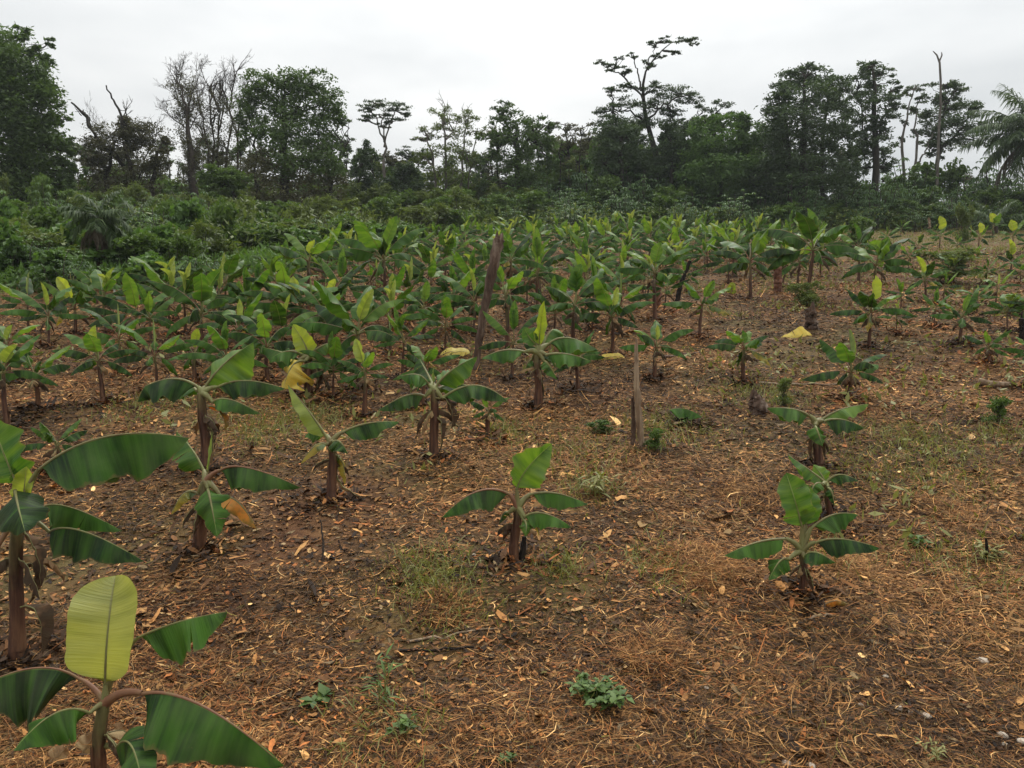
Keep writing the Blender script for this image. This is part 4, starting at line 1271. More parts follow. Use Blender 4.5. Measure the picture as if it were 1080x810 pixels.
def row(x0, x1, step, tops, Y, wide, kinds, label, group):
    x = x0
    while x < x1:
        xx = x + rs.uniform(-.3, .3) * step
        if 78 < xx < 128 and Y < 22.5:      # keep clear of the ragged palm
            x += step
            continue
        t = np.interp(xx, [p[0] for p in tops], [p[1] for p in tops]) + rs.uniform(-14, 10)
        shrub(xx, t, Y + rs.uniform(-1.5, 1.5), wide * rs.uniform(.8, 1.25), kinds[rs.randint(len(kinds))], label, group)
        x += step


GL = 'leafy bush in the green bank behind the left banana rows'
row(-30, 230, 20, [(-30, 226), (40, 232), (90, 262), (150, 242), (230, 246)], 21.0, 54, ['bush', 'fresh', 'scrub', 'cassava'], 'low leafy bush along the front of the left green bank', 'front bushes of the left bank')
row(-30, 300, 26, [(-30, 204), (60, 214), (120, 230), (200, 214), (300, 234)], 25.5, 54, ['bush', 'fresh', 'scrub', 'cassava'], GL, 'bushes of the left bank')
row(-20, 390, 28, [(-20, 200), (60, 204), (150, 212), (200, 204), (260, 214), (390, 236)], 32, 46, ['bush', 'scrub', 'fresh', 'cassava'], GL, 'bushes of the left bank')
row(60, 480, 26, [(60, 200), (200, 202), (300, 214), (400, 214), (480, 218)], 42, 46, ['scrub', 'scrub', 'bush'], 'olive scrub bush under the trees left of centre', 'scrub under the left-centre trees')
row(180, 560, 24, [(180, 196), (250, 196), (330, 202), (420, 194), (500, 196), (560, 194)], 51, 44, ['scrub', 'bush', 'scrub'], 'olive scrub bush under the trees left of centre', 'scrub under the left-centre trees')
row(-20, 220, 17, [(-20, 250), (60, 262), (120, 272), (220, 268)], 18.8, 46, ['bush', 'scrub', 'fresh', 'cassava'], 'low bush standing out of the bright grass along the left bank edge', 'bushes in the grass of the left bank edge')
row(200, 450, 20, [(200, 250), (300, 240), (450, 228)], 29, 40, ['scrub', 'bush', 'fresh'], 'low scrub bush between the back banana rows and the left bank', 'scrub behind the back rows')
CL = 'tall palmate-leaved bush in the thicket under the tallest tree'
row(535, 850, 18, [(535, 190), (600, 178), (650, 172), (720, 180), (790, 178), (850, 190)], 55, 46, ['cassava'], CL, 'thicket under the tallest tree')
row(520, 850, 18, [(520, 208), (600, 194), (700, 196), (790, 196), (850, 202)], 52.0, 44, ['cassava', 'cassava', 'bush'], CL, 'thicket under the tallest tree')
row(440, 850, 20, [(440, 218), (600, 210), (700, 214), (850, 214)], 46.5, 38, ['cassava', 'bush'], 'low bush at the foot of the thicket behind the dense banana block', 'low bushes behind the dense block')
FS = 'bushy sapling in the wall of young forest behind the crest trees'
row(-10, 390, 17, [(-10, 184), (100, 190), (390, 186)], 55.5, 46, ['scrub', 'bush', 'bush'], FS, 'young forest behind the crest')
row(380, 620, 15, [(380, 178), (470, 182), (540, 172), (620, 160)], 57.5, 46, ['bush', 'scrub', 'bush'], FS, 'young forest behind the crest')
row(590, 860, 13, [(590, 158), (660, 146), (740, 140), (860, 160)], 57.5, 50, ['bush', 'fresh', 'bush'], FS, 'young forest behind the crest')
row(0, 340, 26, [(0, 186), (120, 200), (340, 206)], 36, 30, ['scrub', 'cassava', 'bush'], 'tall narrow sapling rising out of the left green bank', 'saplings of the left bank')
RL = 'dark palmate-leaved bush in the thicket behind the right slope'
row(840, 1110, 18, [(840, 188), (900, 182), (960, 174), (1040, 178), (1110, 180)], 54, 46, ['cassava', 'bush'], RL, 'thicket behind the right slope')
row(840, 1110, 18, [(840, 196), (900, 198), (970, 190), (1040, 194), (1110, 196)], 51, 42, ['cassava', 'cassava', 'bush'], RL, 'thicket behind the right slope')
row(850, 1110, 20, [(850, 210), (950, 210), (1110, 212)], 48.5, 36, ['bush', 'cassava'], RL, 'thicket behind the right slope')


def lone(px, py, top, wide, kind, label):
    g = ground(px, py)
    o = shrub(px, top, g[1], wide, kind, label, None)
    if 'group' in o: del o['group']
    o.location = g
    return o


lone(1014, 258, 214, 20, 'scrub', 'upright grey-green bush like a short column at the top of the right slope')
lone(1050, 446, 416, 26, 'bush', 'small bright leafy bush alone on the litter near the right edge')
lone(826, 428, 396, 26, 'scrub', 'small weedy bush beside the charred stump')
lone(1000, 296, 262, 70, 'scrub', 'wide tangled bush among lime-leaved plants on the right slope')
lone(850, 322, 292, 34, 'scrub', 'weedy bush wrapped round the foot of the fan-leaved banana plant')
lone(690, 474, 450, 22, 'bush', 'small dark green weed bush at the foot of the pale post')
lone(905, 262, 226, 34, 'bush', 'low bush behind the V-leaved banana plant')
lone(634, 456, 441, 26, 'bush', 'small low weed bush left of the pale post')
lone(1070, 330, 306, 34, 'bush', 'leafy bush at the right edge half way up the slope')


# rank growth too thick to count below the trees and bushes
def mass(name, pts, n, size, hmax, mat, seed, up=.3):
    rng = np.random.RandomState(seed)
    pts = NP(pts)
    i = rng.randint(len(pts), size=n)
    P2 = pts[i]
    z = G(P2[:, 0], P2[:, 1]) + rng.rand(n) ** 1.5 * hmax * (.3 + 1.1 * fbm(P2[:, 0], P2[:, 1], .35, 2, 9))
    P = np.stack([P2[:, 0], P2[:, 1], z], -1)
    az = rng.rand(n) * 6.28
    el = rng.randn(n) * .6 + up
    D = np.stack([np.cos(el) * np.cos(az), np.cos(el) * np.sin(az), np.sin(el)], -1)
    S = unit(np.cross(D, rng.randn(n, 3) * .5 + NP([0, 0, 1.0])))
    L = size * rng.uniform(.5, 1.5, (n, 1))
    W = L * rng.uniform(.12, .42, (n, 1))
    V = np.stack([P - D * L * .4, P + S * W * .5, P + D * L * .6, P - S * W * .5], 1)
    t = np.clip(rng.rand(n) * .6 + .6 * fbm(P2[:, 0], P2[:, 1], .8, 2, 3), 0, 1)
    c = np.repeat(np.stack([t, t, t, np.ones(n)], -1), 4, 0)
    mb = MB()
    mb.add(V.reshape(-1, 3), np.arange(n * 4).reshape(n, 4), 0, None, c)
    o = mb.build(name, M[mat])
    return o


def region(n, x0, x1, y0, y1, test, seed):
    rng = np.random.RandomState(seed)
    out = []
    X = rng.uniform(x0, x1, n)
    Y_ = rng.uniform(y0, y1, n)
    return np.stack([X, Y_], -1)[test(X, Y_)]


def pxof(X, Y_):
    return CX + FPX * X / np.maximum(Y_, 1) * 1.0


bankedge = lambda X, Y_: Y_ > np.interp(pxof(X, Y_), [-100, 60, 200, 300, 400, 470, 840, 1000, 1200], [19, 19, 20.5, 25, 32, 40, 44, 47, 46])
R1 = region(60000, -55, 45, 20, 66, bankedge, 1)
o = mass('undergrowth', R1, 110000, .25, 1.5, 'f_olive', 701)
tag(o, 'tangled green undergrowth filling the ground beneath the trees and bushes', 'undergrowth', kind='stuff')


# low weeds scattered on the cleared ground
def wtest(X, Y_):
    f = fbm(X, Y_, .45, 3, 21)
    px = pxof(X, Y_)
    v = np.interp(px, [0, 400, 850, 1000, 1080], [.46, .49, .47, .36, .32]) + np.where(Y_ < 18, .07, 0) + np.where(Y_ < 8, .05, 0)
    return (f > v) & (np.abs(X) < .75 * Y_ + 1)


R2 = region(160000, -42, 42, 5, 56, wtest, 2)
o = mass('low_weeds', R2, 80000, .10, .18, 'f_grass', 702, .5)
tag(o, 'thin patches of low green weeds and grass across the cleared ground', 'weeds', kind='stuff')


R3 = region(60000, -24, 8, 15.5, 34, lambda X, Y_: (Y_ > np.interp(pxof(X, Y_), [-100, 60, 200, 330, 420, 480], [17.3, 17.6, 18.6, 23, 30, 38])) & (pxof(X, Y_) < 470) & (Y_ < np.interp(pxof(X, Y_), [-100, 60, 200, 330, 420, 480], [17.3, 17.6, 18.6, 23, 30, 38]) + 4.5), 3)
o = mass('tall_grass', R3, 22000, .2, .55, 'f_bush', 703, .6)
tag(o, 'rank bright green grass and creepers along the edge of the left bank', 'grass', kind='stuff')


def grass_patch(px, py, rpx, n, seed, h=.12):
    rng = np.random.RandomState(seed)
    g = ground(px, py)
    k = g[1] / FPX
    P2 = g[:2] + rng.randn(n, 2) * NP([rpx * k * .6, rpx * k * .75])
    z = G(P2[:, 0], P2[:, 1])
    P = np.stack([P2[:, 0], P2[:, 1], z], -1)
    az = rng.rand(n) * 6.28
    el = rng.uniform(.5, 1.4, n)
    D = np.stack([np.cos(el) * np.cos(az), np.cos(el) * np.sin(az), np.sin(el)], -1)
    L = h * rng.uniform(.35, 1.2, (n, 1))
    S = unit(np.cross(D, rng.randn(n, 3))) * .0022 * (1 + g[1] / 10)
    e = D.copy()
    e[:, 2] -= .7
    V = np.stack([P - S, P + S, P + D * L * .6 + S * .8, P + D * L * .6 - S * .8, P + D * L * .6 + unit(e) * L * .45], 1).reshape(-1, 3)
    b = np.arange(n)[:, None] * 5
    t = rng.rand(n)
    c = np.repeat(np.stack([t, t, t, np.ones(n)], -1), 5, 0)
    mb = MB()
    mb.add(V, np.hstack([b, b + 1, b + 2, b + 3]), 0, None, c)
    mb.f.append(np.hstack([b + 3, b + 2, b + 4]))
    mb.m.append(np.zeros(n, int))
    return mb, g


mb = MB()
for q, (px, py, rp, n) in enumerate([(455, 605, 40, 420), (620, 516, 34, 260), (280, 452, 60, 700), (980, 470, 70, 900), (700, 600, 40, 260), (940, 500, 60, 500), (530, 455, 30, 300), (800, 415, 50, 500), (760, 330, 30, 300), (400, 770, 60, 160), (150, 430, 50, 400),
                                     (700, 450, 50, 500), (1060, 460, 30, 200), (590, 600, 25, 160), (470, 640, 40, 240), (1010, 600, 60, 260), (880, 590, 40, 120), (600, 480, 60, 400), (330, 440, 40, 300)]):
    m2, g = grass_patch(px, py, rp, n, 720 + q)
    mb.add(m2.v[0], m2.f[0], 0, None, m2.c[0])
    mb.f.append(m2.f[1] + mb.n - len(m2.v[0]))
    mb.m.append(m2.m[1])
o = mb.build('grass', M['f_grass'])
tag(o, 'faint patches of thin yellow-green grass blades on the bare litter', 'grass', kind='stuff')


# ------------------------------------------------------------------ single weeds close by
def weed(label, px, py, wpx, hpx, ns, leafpx, seed, slim=.45, mat='f_weed', name='weed'):
    rng = np.random.RandomState(seed)
    g = ground(px, py)
    k = g[1] / FPX
    root = empty(name, g, label, 'weed')
    mb, sb = MB(), MB()
    for q in range(ns):
        a, r = rng.rand() * 6.28, rng.rand() ** .6 * wpx * k * .5
        b = NP([math.cos(a) * r * .5, math.sin(a) * r * .5, -.01])
        e = NP([math.cos(a) * r, math.sin(a) * r, hpx * k * rng.uniform(.5, 1.0)])
        P = through(b, (b + e) / 2 + NP([0, 0, .01]), e, 6)
        tube(sb, P, np.linspace(.6, .3, 6) * k, 4, 0, None, False)
        for w in range(7):
            p = P[1 + w % 5] if w < 5 else P[-1]
            az = rng.rand() * 6.28
            el = rng.uniform(-.35, .7)
            D = NP([math.cos(el) * math.cos(az), math.cos(el) * math.sin(az), math.sin(el)])
            S = unit(np.cross(D, [0, 0, 1.0]))
            N = np.cross(S, D)
            l = leafpx * k * rng.uniform(.6, 1.2)
            ww = l * slim
            V = [p, p + D * l * .45 + S * ww * .5 + N * ww * .12, p + D * l * .5 - N * .0, p + D * l * .45 - S * ww * .5 + N * ww * .12, p + D * l - N * l * .12]
            t = rng.uniform(.1, 1)
            mb.add(V, [[0, 1, 2], [0, 2, 3], [1, 4, 2], [3, 2, 4]], 0, None, (t, t, t))
    mb.build('foliage', M[mat], root)
    sb.build('stem', M['f_grass'], root)
    return root


weed('broad-leaved green weed clump low on the front litter, right of centre', 632, 738, 66, 17, 40, 11, 801, .6)
weed('slender feathery grey-green seedling standing alone near the foreground', 405, 742, 22, 52, 6, 20, 802, .16)
weed('small yellow-green weed beside the feathery seedling', 425, 775, 26, 14, 6, 12, 803, .6)
weed('small bright three-leaved weed right of the broad-leaved banana plant', 968, 578, 16, 12, 4, 11, 804, .7)
weed('tiny pale weed at the bottom edge of the litter', 535, 806, 16, 10, 4, 10, 805, .5)
weed('dark weed with one broad leaf at the left of the foreground litter', 335, 742, 24, 10, 4, 16, 806, .6)
weed('sparse grassy weed with thin arching leaves beside the lone mid-field banana', 628, 522, 36, 22, 8, 18, 807, .2, 'f_grass')
weed('tall thin weed stalk standing near the bank below the ragged palm', 80, 318, 16, 40, 4, 14, 808, .12, 'f_weed')
weed('dry-looking sparse weed at the right of the front litter', 985, 800, 30, 18, 7, 9, 809, .3, 'f_grass')
weed('small green weed right of the round litter mound', 1042, 592, 40, 16, 8, 10, 810, .4, 'f_grass')
weed('single fallen-looking green banana sucker leaf right of the pale post', 722, 448, 8, 5, 2, 8, 811, .4)
g = ground(722, 446)
k = g[1] / FPX
rt = bpy.data.objects.new('banana_plant', None)
COL.objects.link(rt)
rt.location = g
tag(rt, 'tiny banana sucker with a single dark leaf lying right of the pale post', 'banana plant')
rng = np.random.RandomState(3)
leaf_obj(rt, through(at(705, 433, g[1]) - g, at(722, 431, g[1]) - g, at(741, 440, g[1]) - g, 12), (0, 0, 1), 26 * k, 55, 'mature', rng, bez((0, 0, -.01), at(706, 442, g[1]) - g, at(705, 433, g[1]) - g, 6), .006)

# ------------------------------------------------------------------ posts and stumps
def post(name, label, pts, wid, mat, seed, cat='post', split=0, sides=12, dyt=0.0):
    """pts in photo pixels, first on the ground"""
    rng = np.random.RandomState(seed)
    g = ground(*pts[0])
    k = g[1] / FPX
    mb = MB()
    C = [at(p[0], p[1], g[1] + dyt * q) - g for q, p in enumerate(pts)]
    C[0] = C[0] - NP([0, 0, .1])
    t = np.linspace(0, 1, len(C))
    tt = np.linspace(0, 1, 26)
    P = np.stack([np.interp(tt, t, NP(C)[:, c]) for c in range(3)], -1)
    P[1:-1] += rng.randn(24, 3) * k * .35
    R = np.interp(tt, t, wid) * k * .5
    tube(mb, P, R, sides, 0, None, True, .46, rng)
    for q in range(split):      # splinters of the broken top
        a = rng.rand() * 6.28
        b = P[-1] + NP([math.cos(a), math.sin(a), 0]) * R[-1] * .55
        tube(mb, [b - NP([0, 0, 3 * k]), b + NP([0, 0, rng.uniform(2, 5) * k]), b + NP([rng.uniform(-1, 1) * k, 0, rng.uniform(5, 9) * k])], NP([R[-1] * .5, R[-1] * .35, R[-1] * .08]), 6, 0, None, True, .3, rng)
    o = mb.build(name, M[mat])
    o.location = g
    return tag(o, label, cat)


post('leaning_stake', 'tall rough-barked stake leaning right with a shaggy broken top', [(501, 390), (507, 350), (514, 310), (521, 275), (527, 252)], [6.5, 7, 8, 10, 10], 'oldpost', 901, 'stake', 7)
post('wooden_post', 'pale weathered split post standing upright right of centre', [(678, 472), (674, 440), (671, 400), (671, 363)], [7, 7, 6, 3.5], 'post', 902, 'post', 3)
post('wooden_stake', 'short dark splintered stake beside the pale weathered post', [(668, 470), (668, 445), (667, 419)], [5, 5, 3], 'oldpost', 903, 'stake', 1)
post('tree_stump', 'slim red-brown cut stump in front of the dense banana block', [(693, 322), (694, 306), (696, 289)], [8, 6, 5], 'redwood', 904, 'stump', 1)
post('charred_pole', 'thin black charred pole leaning right behind the red-brown stump', [(713, 322), (717, 302), (728, 275)], [5, 4, 3], 'burnt', 905, 'pole', 0)
post('tree_stump', 'brown cut stump at the right end of the dense banana block', [(820, 308), (820, 296), (820, 280)], [8, 7, 7], 'redwood', 906, 'stump', 1)
post('tree_stump', 'dark squat stump below the fan-leaved banana plant', [(856, 346), (855, 336), (854, 326)], [15, 12, 11], 'oldpost', 907, 'stump', 2)
post('tree_stump', 'charred low stump with a ragged crust near the weedy bush', [(799, 435), (798, 428), (796, 418)], [24, 17, 10], 'oldpost', 908, 'stump', 7)
post('wooden_pole', 'thin pale pole standing before the right thicket', [(1053, 240), (1053, 225), (1053, 206)], [2.4, 2.2, 1.8], 'paint', 909, 'pole')
post('wooden_stake', 'short thin stake at the foot of the right thicket', [(980, 246), (980, 238), (980, 230)], [2.4, 2.2, 2], 'post', 910, 'stake')
post('dead_stalk', 'dry dead plant stalk standing left of centre on the litter', [(340, 590), (341, 572), (338, 548)], [3, 2.4, 1.2], 'twig', 911, 'stalk')
post('dead_stalk', 'dark dead stalk standing on the right-hand litter', [(1041, 590), (1041, 578), (1040, 568)], [3.4, 3, 2], 'burnt', 912, 'stalk')
post('charred_pole', 'black burnt trunk piece standing at the right edge', [(1079, 362), (1079, 348), (1078, 336)], [6, 6, 5], 'burnt', 913, 'pole', 1)
# stake with a pale cap
g = ground(121, 311)
k = g[1] / FPX
r_ = empty('capped_stake', g, 'thin pale stake with a small white cap near the left bank', 'stake')
mb = MB()
tube(mb, [NP([0, 0, -.05]), at(121, 300, g[1]) - g, at(121.5, 288, g[1]) - g], NP([1.3, 1.2, 1.1]) * k, 8, 0, None, True, .1, np.random.RandomState(2))
mb.build('stake', M['paint'], r_)
mb = MB()
tp = at(121.5, 287, g[1]) - g
tube(mb, [tp - NP([0, 0, .4 * k]), tp, tp + NP([0, 0, 1.0 * k]), tp + NP([0, 0, 1.7 * k])], NP([3.0, 3.4, 2.8, 1.0]) * k, 12, 0, None, True)
mb.build('cap', M['paint'], r_)


# ------------------------------------------------------------------ fallen leaves and sticks that can be told apart
def fallen(label, pts, W, kind, seed, up=(0, -.5, .8), fold=20, name='fallen_leaf', calm=False, tp=.7):
    rng = np.random.RandomState(seed)
    g = ground(*pts[0])
    k = g[1] / FPX
    b = through(*[at(p[0], p[1], g[1] + (p[2] if len(p) > 2 else 0)) - g + NP([0, 0, .015]) for p in pts], 14)
    b += (rng.rand(*b.shape) - .5) * k * 1.5
    mb = MB()
    if calm: blade(mb, b, up, W * k, fold, rng, .5, 8, .04, 26, 5, 0, tp, 10, 1, .8 * k, -.1, False, .35)
    else: blade(mb, b, up, W * k, fold, rng, 2, 35, .12, 26, 5, 0, .42, 30, 1, 1.2 * k)
    o = mb.build(name, [M[kind], M['straw_leaf']])
    o.location = g
    return tag(o, label, 'dead leaf')


fallen('big pale yellow fallen leaf folded like a tent on the right', [(857, 355), (842, 358, .0), (816, 363, .0)], 30, 'yellow', 951, (0, -1, .5), 8, 'fallen_leaf', True, .12)
fallen('yellow fallen leaf just left of the leaning stake', [(463, 377), (480, 372), (496, 374)], 13, 'yellow', 952, (0, -.7, .6), 15, 'fallen_leaf', True)
fallen('yellow fallen leaf left of the pale post', [(632, 380), (645, 377), (660, 378)], 11, 'yellow', 953, (0, -.7, .6), 15, 'fallen_leaf', True)
fallen('lime withered leaf with orange litter beside the dense block', [(771, 311), (772, 305), (772, 298)], 10, 'yellowgreen', 954, (0, -1, .2), 10)
fallen('curled tan dry leaf left of the foreground banana stem', [(86, 800), (93, 788), (98, 776)], 26, 'straw_leaf', 955, (.2, -.9, .4), 30)
fallen('pointed tan dry leaf lying at the bottom left', [(52, 808), (62, 800), (70, 792)], 22, 'straw_leaf', 956, (.2, -.9, .5), 25)
fallen('tan dry leaf right behind the foreground banana stem', [(116, 782), (124, 774), (132, 768)], 16, 'straw_leaf', 957, (.2, -.8, .6), 25)
fallen('rust-brown crumpled leaf below the broad-leaved banana plant', [(868, 642), (880, 636), (896, 640)], 14, 'orange', 958, (0, -.6, .8), 40)
fallen('pale fallen leaf beside the red-footed banana plant', [(352, 520), (370, 522), (386, 526)], 6, 'straw_leaf', 959, (0, -.5, .8), 30)


def stick(label, a, b, r, mat, seed, name='stick', mid=None):
    rng = np.random.RandomState(seed)
    ga, gb = ground(*a), ground(*b)
    n = 9
    t = np.linspace(0, 1, n)[:, None]
    P = ga + (gb - ga) * t
    P[:, 2] = G(P[:, 0], P[:, 1]) + r * ga[1] / FPX * 1.0
    P[1:-1] += rng.randn(n - 2, 3) * NP([1, 1, .5]) * .01
    mb = MB()
    tube(mb, P - ga, np.linspace(1, .6, n) * r * ga[1] / FPX, 7, 0, None, True, .3, rng)
    o = mb.build(name, M[mat])
    o.location = ga
    return tag(o, label, 'stick')


stick('long bleached stick lying behind the charred stump', (800, 405), (893, 408), 1.5, 'post', 961)
stick('pale split log lying on the litter near the right edge', (1032, 406), (1066, 409), 4, 'post', 962, 'split_log')
stick('thin grey stick lying across the litter in front of the lone mid-field banana', (432, 678), (526, 665), 1.6, 'post', 963)
stick('dark thin branch lying beside the charred patch', (420, 688), (500, 684), 1.8, 'burnt', 964)
stick('pale thin twig below the broad-leaved banana plant', (848, 656), (878, 650), 1.6, 'post', 965)
stick('thin brown stick right of the pale post', (700, 378), (738, 373), 1.6, 'oldpost', 966)

# ------------------------------------------------------------------ stones
rng = np.random.RandomState(31)
for q, (px, py, w) in enumerate([(948, 748, 10), (960, 752, 8), (977, 756, 11), (1058, 777, 13), (1078, 783, 12), (829, 806, 11), (856, 809, 12), (1014, 771, 8), (1036, 698, 13), (1060, 786, 8), (934, 714, 7), (908, 744, 7), (735, 700, 6), (690, 805, 7), (500, 586, 6), (745, 726, 6)]):
    g = ground(px, py)
    k = g[1] / FPX
    nu, nv = 9, 6
    V = []
    sh = 1 + .35 * (rng.rand(nv, nu) - .5)
    for a in range(nv):
        for b in range(nu):
            th, ph = b / nu * 6.283, -PI / 2 + PI * (a + .3) / (nv - .4)
            V.append(NP([math.cos(th) * math.cos(ph), .8 * math.sin(th) * math.cos(ph), .5 * math.sin(ph)]) * sh[a, b])
    V = NP(V) * w * k * .5
    F = [[a * nu + b, a * nu + (b + 1) % nu, (a + 1) * nu + (b + 1) % nu, (a + 1) * nu + b] for a in range(nv - 1) for b in range(nu)]
    c = rng.uniform(.42, .6)
    mb = MB()
    mb.add(V, F, 0, None, (c, c * .84, c * .66))
    top = list(range((nv - 1) * nu, nv * nu))
    mb.f.append(NP([[top[0], top[b], top[b + 1]] for b in range(1, nu - 1)]))
    mb.m.append(np.zeros(nu - 2, int))
    o = mb.build('stone', M['stone'])
    o.location = g + NP([0, 0, w * k * .12])
    o.rotation_euler = (0, 0, rng.rand() * 6)
    tag(o, 'small pale stone lying on the dry litter of the near ground', 'stone', 'pale stones on the near ground')

# ------------------------------------------------------------------ ground sheet
def ground_mat():
    m, t, out = new_mat('cleared_soil')
    k = NT(t)
    oc = k.n('ShaderNodeTexCoord').outputs['Object']
    n0 = k.noise(oc, .55, 4, .6)
    n1 = k.noise(oc, 2.6, 5, .65)
    n2 = k.noise(oc, 17, 5, .7)
    n3 = k.noise(k.mapping(oc, (60, 60, 60)), 1.0, 4, .7)
    base = k.ramp(n1, [(.30, (.036, .019, .008)), (.45, (.105, .052, .019)), (.58, (.18, .092, .033)), (.72, (.26, .145, .055))])
    base = k.mix(k.ramp(n2, [(.35, .75), (.55, 0.0)]), base, (.018, .011, .007))
    base = k.mix(k.ramp(n2, [(.58, 0.0), (.72, .8)]), base, (.29, .18, .075))
    base = k.mix(k.ramp(n3, [(.6, 0.0), (.72, .8)]), base, (.42, .30, .145))
    base = k.mix(k.ramp(n3, [(.28, .7), (.4, 0.0)]), base, (.018, .011, .008))
    base = k.mix(k.ramp(n0, [(.50, 0.0), (.66, .55)]), base, (.13, .055, .026))
    ng = k.noise(k.mapping(oc, (1, 1, 1), (31, 7, 0)), .42, 4, .65)
    base = k.mix(k.ramp(ng, [(.47, 0.0), (.62, .55)]), base, (.115, .10, .032))
    h = k.math('ADD', k.math('MULTIPLY', n2, .7), k.math('MULTIPLY', n3, .5))
    k.l(k.pbsdf(base, .9, k.bump(h, .9, .04), .2), out.inputs[0])
    return m


r_ = np.concatenate([np.linspace(-6, 1.2, 12), np.geomspace(1.4, 60, 420), np.geomspace(61, 900, 60)])
cu = np.linspace(-1, 1, 261)
cu = np.sign(cu) * np.abs(cu) ** 1.25
wid = np.maximum(np.abs(r_) * 1.15, 4) + np.where(r_ > 60, (r_ - 60) * .8, 0) + 4
Xg = cu[None, :] * wid[:, None]
Yg = np.repeat(r_[:, None], 261, 1)
Zg = G(Xg, Yg)
nr, nc = Xg.shape
i = np.arange(nr - 1)[:, None] * nc
j = np.arange(nc - 1)[None, :]
mb = MB()
mb.add(np.stack([Xg, Yg, Zg], -1).reshape(-1, 3), np.stack([i + j, i + j + 1, i + nc + j + 1, i + nc + j], -1).reshape(-1, 4))
o = mb.build('ground', ground_mat())
tag(o, 'cleared brown sloping soil under the plantation', 'ground', kind='structure')


# ------------------------------------------------------------------ straw, chips and dead leaf bits
PAL = NP([1.40, 1.13, .70]) * NP([(.15, .080, .040), (.225, .130, .066), (.30, .195, .105), (.075, .042, .024), (.028, .018, .013), (.46, .35, .225), (.20, .085, .036), (.125, .105, .082), (.11, .115, .04)])


CHAR = [(*ground(a, b)[:2], r) for a, b, r in ((470, 690, .55), (400, 672, .4), (705, 745, .5), (960, 735, .55), (1040, 760, .4), (110, 560, .6), (290, 640, .6), (40, 690, .4), (620, 560, .5), (900, 700, .5), (860, 520, .7), (160, 500, .8), (330, 505, .7))]
STRAW = [(*ground(a, b)[:2], r) for a, b, r in ((700, 680, .5), (350, 570, .7), (470, 600, .7), (740, 590, .6), (960, 640, .6), (430, 500, 1.2), (640, 640, .6), (980, 420, 2.0))]


def pieces(name, X, Y_, length, width, lift, tilt, bend, seed, wts, label, cat, cup=0.0, tintf=True):
    rng = np.random.RandomState(seed)
    n = len(X)
    a = rng.rand(n) * 2 * PI
    L = length * rng.lognormal(0, .45, n)
    W = width * rng.lognormal(0, .3, n)
    b = rng.randn(n) * bend
    tl = rng.randn(n) * tilt
    ts = np.linspace(-.5, .5, 4)
    z0 = G(X, Y_) + rng.rand(n) ** 2 * lift
    rows_ = []
    for q in ts:
        aa = a + b * q
        px = X + np.cos(a + b * q * .5) * L * q
        py = Y_ + np.sin(a + b * q * .5) * L * q
        pz = np.maximum(z0 + L * q * np.sin(tl) + L * .25 * (q * q) * rng.randn(n) * .6, G(px, py) + .001)
        sx, sy = -np.sin(aa), np.cos(aa)
        ww = W * .5 * (1 - (2 * abs(q)) ** 2 * .55)
        roll = rng.randn(n) * .35
        rows_.append(np.stack([np.stack([px + sx * ww, py + sy * ww, pz + cup * W + roll * ww], -1), np.stack([px - sx * ww, py - sy * ww, pz + cup * W * .3 - roll * ww], -1)], 1))
    V = np.stack(rows_, 1)          # n,4,2,3
    V[..., 2] = np.maximum(V[..., 2], np.repeat(np.repeat(G(X, Y_)[:, None, None], 4, 1), 2, 2) - .03)
    V = V.reshape(n, 8, 3)
    base = np.arange(n)[:, None] * 8
    F = np.concatenate([np.stack([base[:, 0] + 2 * q, base[:, 0] + 2 * q + 1, base[:, 0] + 2 * q + 3, base[:, 0] + 2 * q + 2], -1) for q in range(3)])
    # colour of each piece: drifts of straw, char and rust
    f1, f2, f3 = fbm(X, Y_, .55, 4, 31), fbm(X, Y_, .75, 4, 37), fbm(X, Y_, .35, 3, 41)
    dark = np.clip((f1 - .52) * 9, 0, 1)
    gold = np.clip((f2 - .52) * 9, 0, 1)
    rust = np.clip((f3 - .54) * 9, 0, 1)
    for cx_, cy_, r_ in CHAR: dark = np.maximum(dark, 1.2 * np.exp(-((X - cx_) ** 2 + (Y_ - cy_) ** 2) / (r_ * r_)) * (.6 + .8 * f2))
    for cx_, cy_, r_ in STRAW: gold = np.maximum(gold, 1.1 * np.exp(-((X - cx_) ** 2 + (Y_ - cy_) ** 2) / (r_ * r_)))
    w = np.tile(NP(wts, float), (n, 1))
    w[:, 3] *= 1 + 4 * dark
    w[:, 4] *= 1 + 13 * dark
    w[:, 7] *= 1 + 3 * dark
    w[:, 1] *= 1 + 1.8 * gold
    w[:, 2] *= 1 + 2.4 * gold
    w[:, 6] *= 1 + 4 * rust
    cw = np.cumsum(w / w.sum(1, keepdims=True), 1)
    ci = (rng.rand(n)[:, None] > cw).sum(1).clip(0, len(PAL) - 1)
    c = PAL[ci] * rng.lognormal(-.12, .5, (n, 1)).clip(.25, 2.0)
    c = np.repeat(np.hstack([c, np.ones((n, 1))]), 8, 0)
    mb = MB()
    mb.add(V.reshape(-1, 3), F, 0, None, c)
    o = mb.build(name, M['litter'])
    return tag(o, label, cat, kind='stuff')


rng = np.random.RandomState(55)


def spread(n, y0, y1, thr=None):
    y = np.exp(rng.uniform(math.log(y0), math.log(y1), n))
    x = rng.uniform(-1, 1, n) * (.72 * y + .5)
    if thr is not None:
        keep = fbm(x, y, .6, 3, 47) > thr + rng.randn(n) * .06
        x, y = x[keep], y[keep]
    return x, y


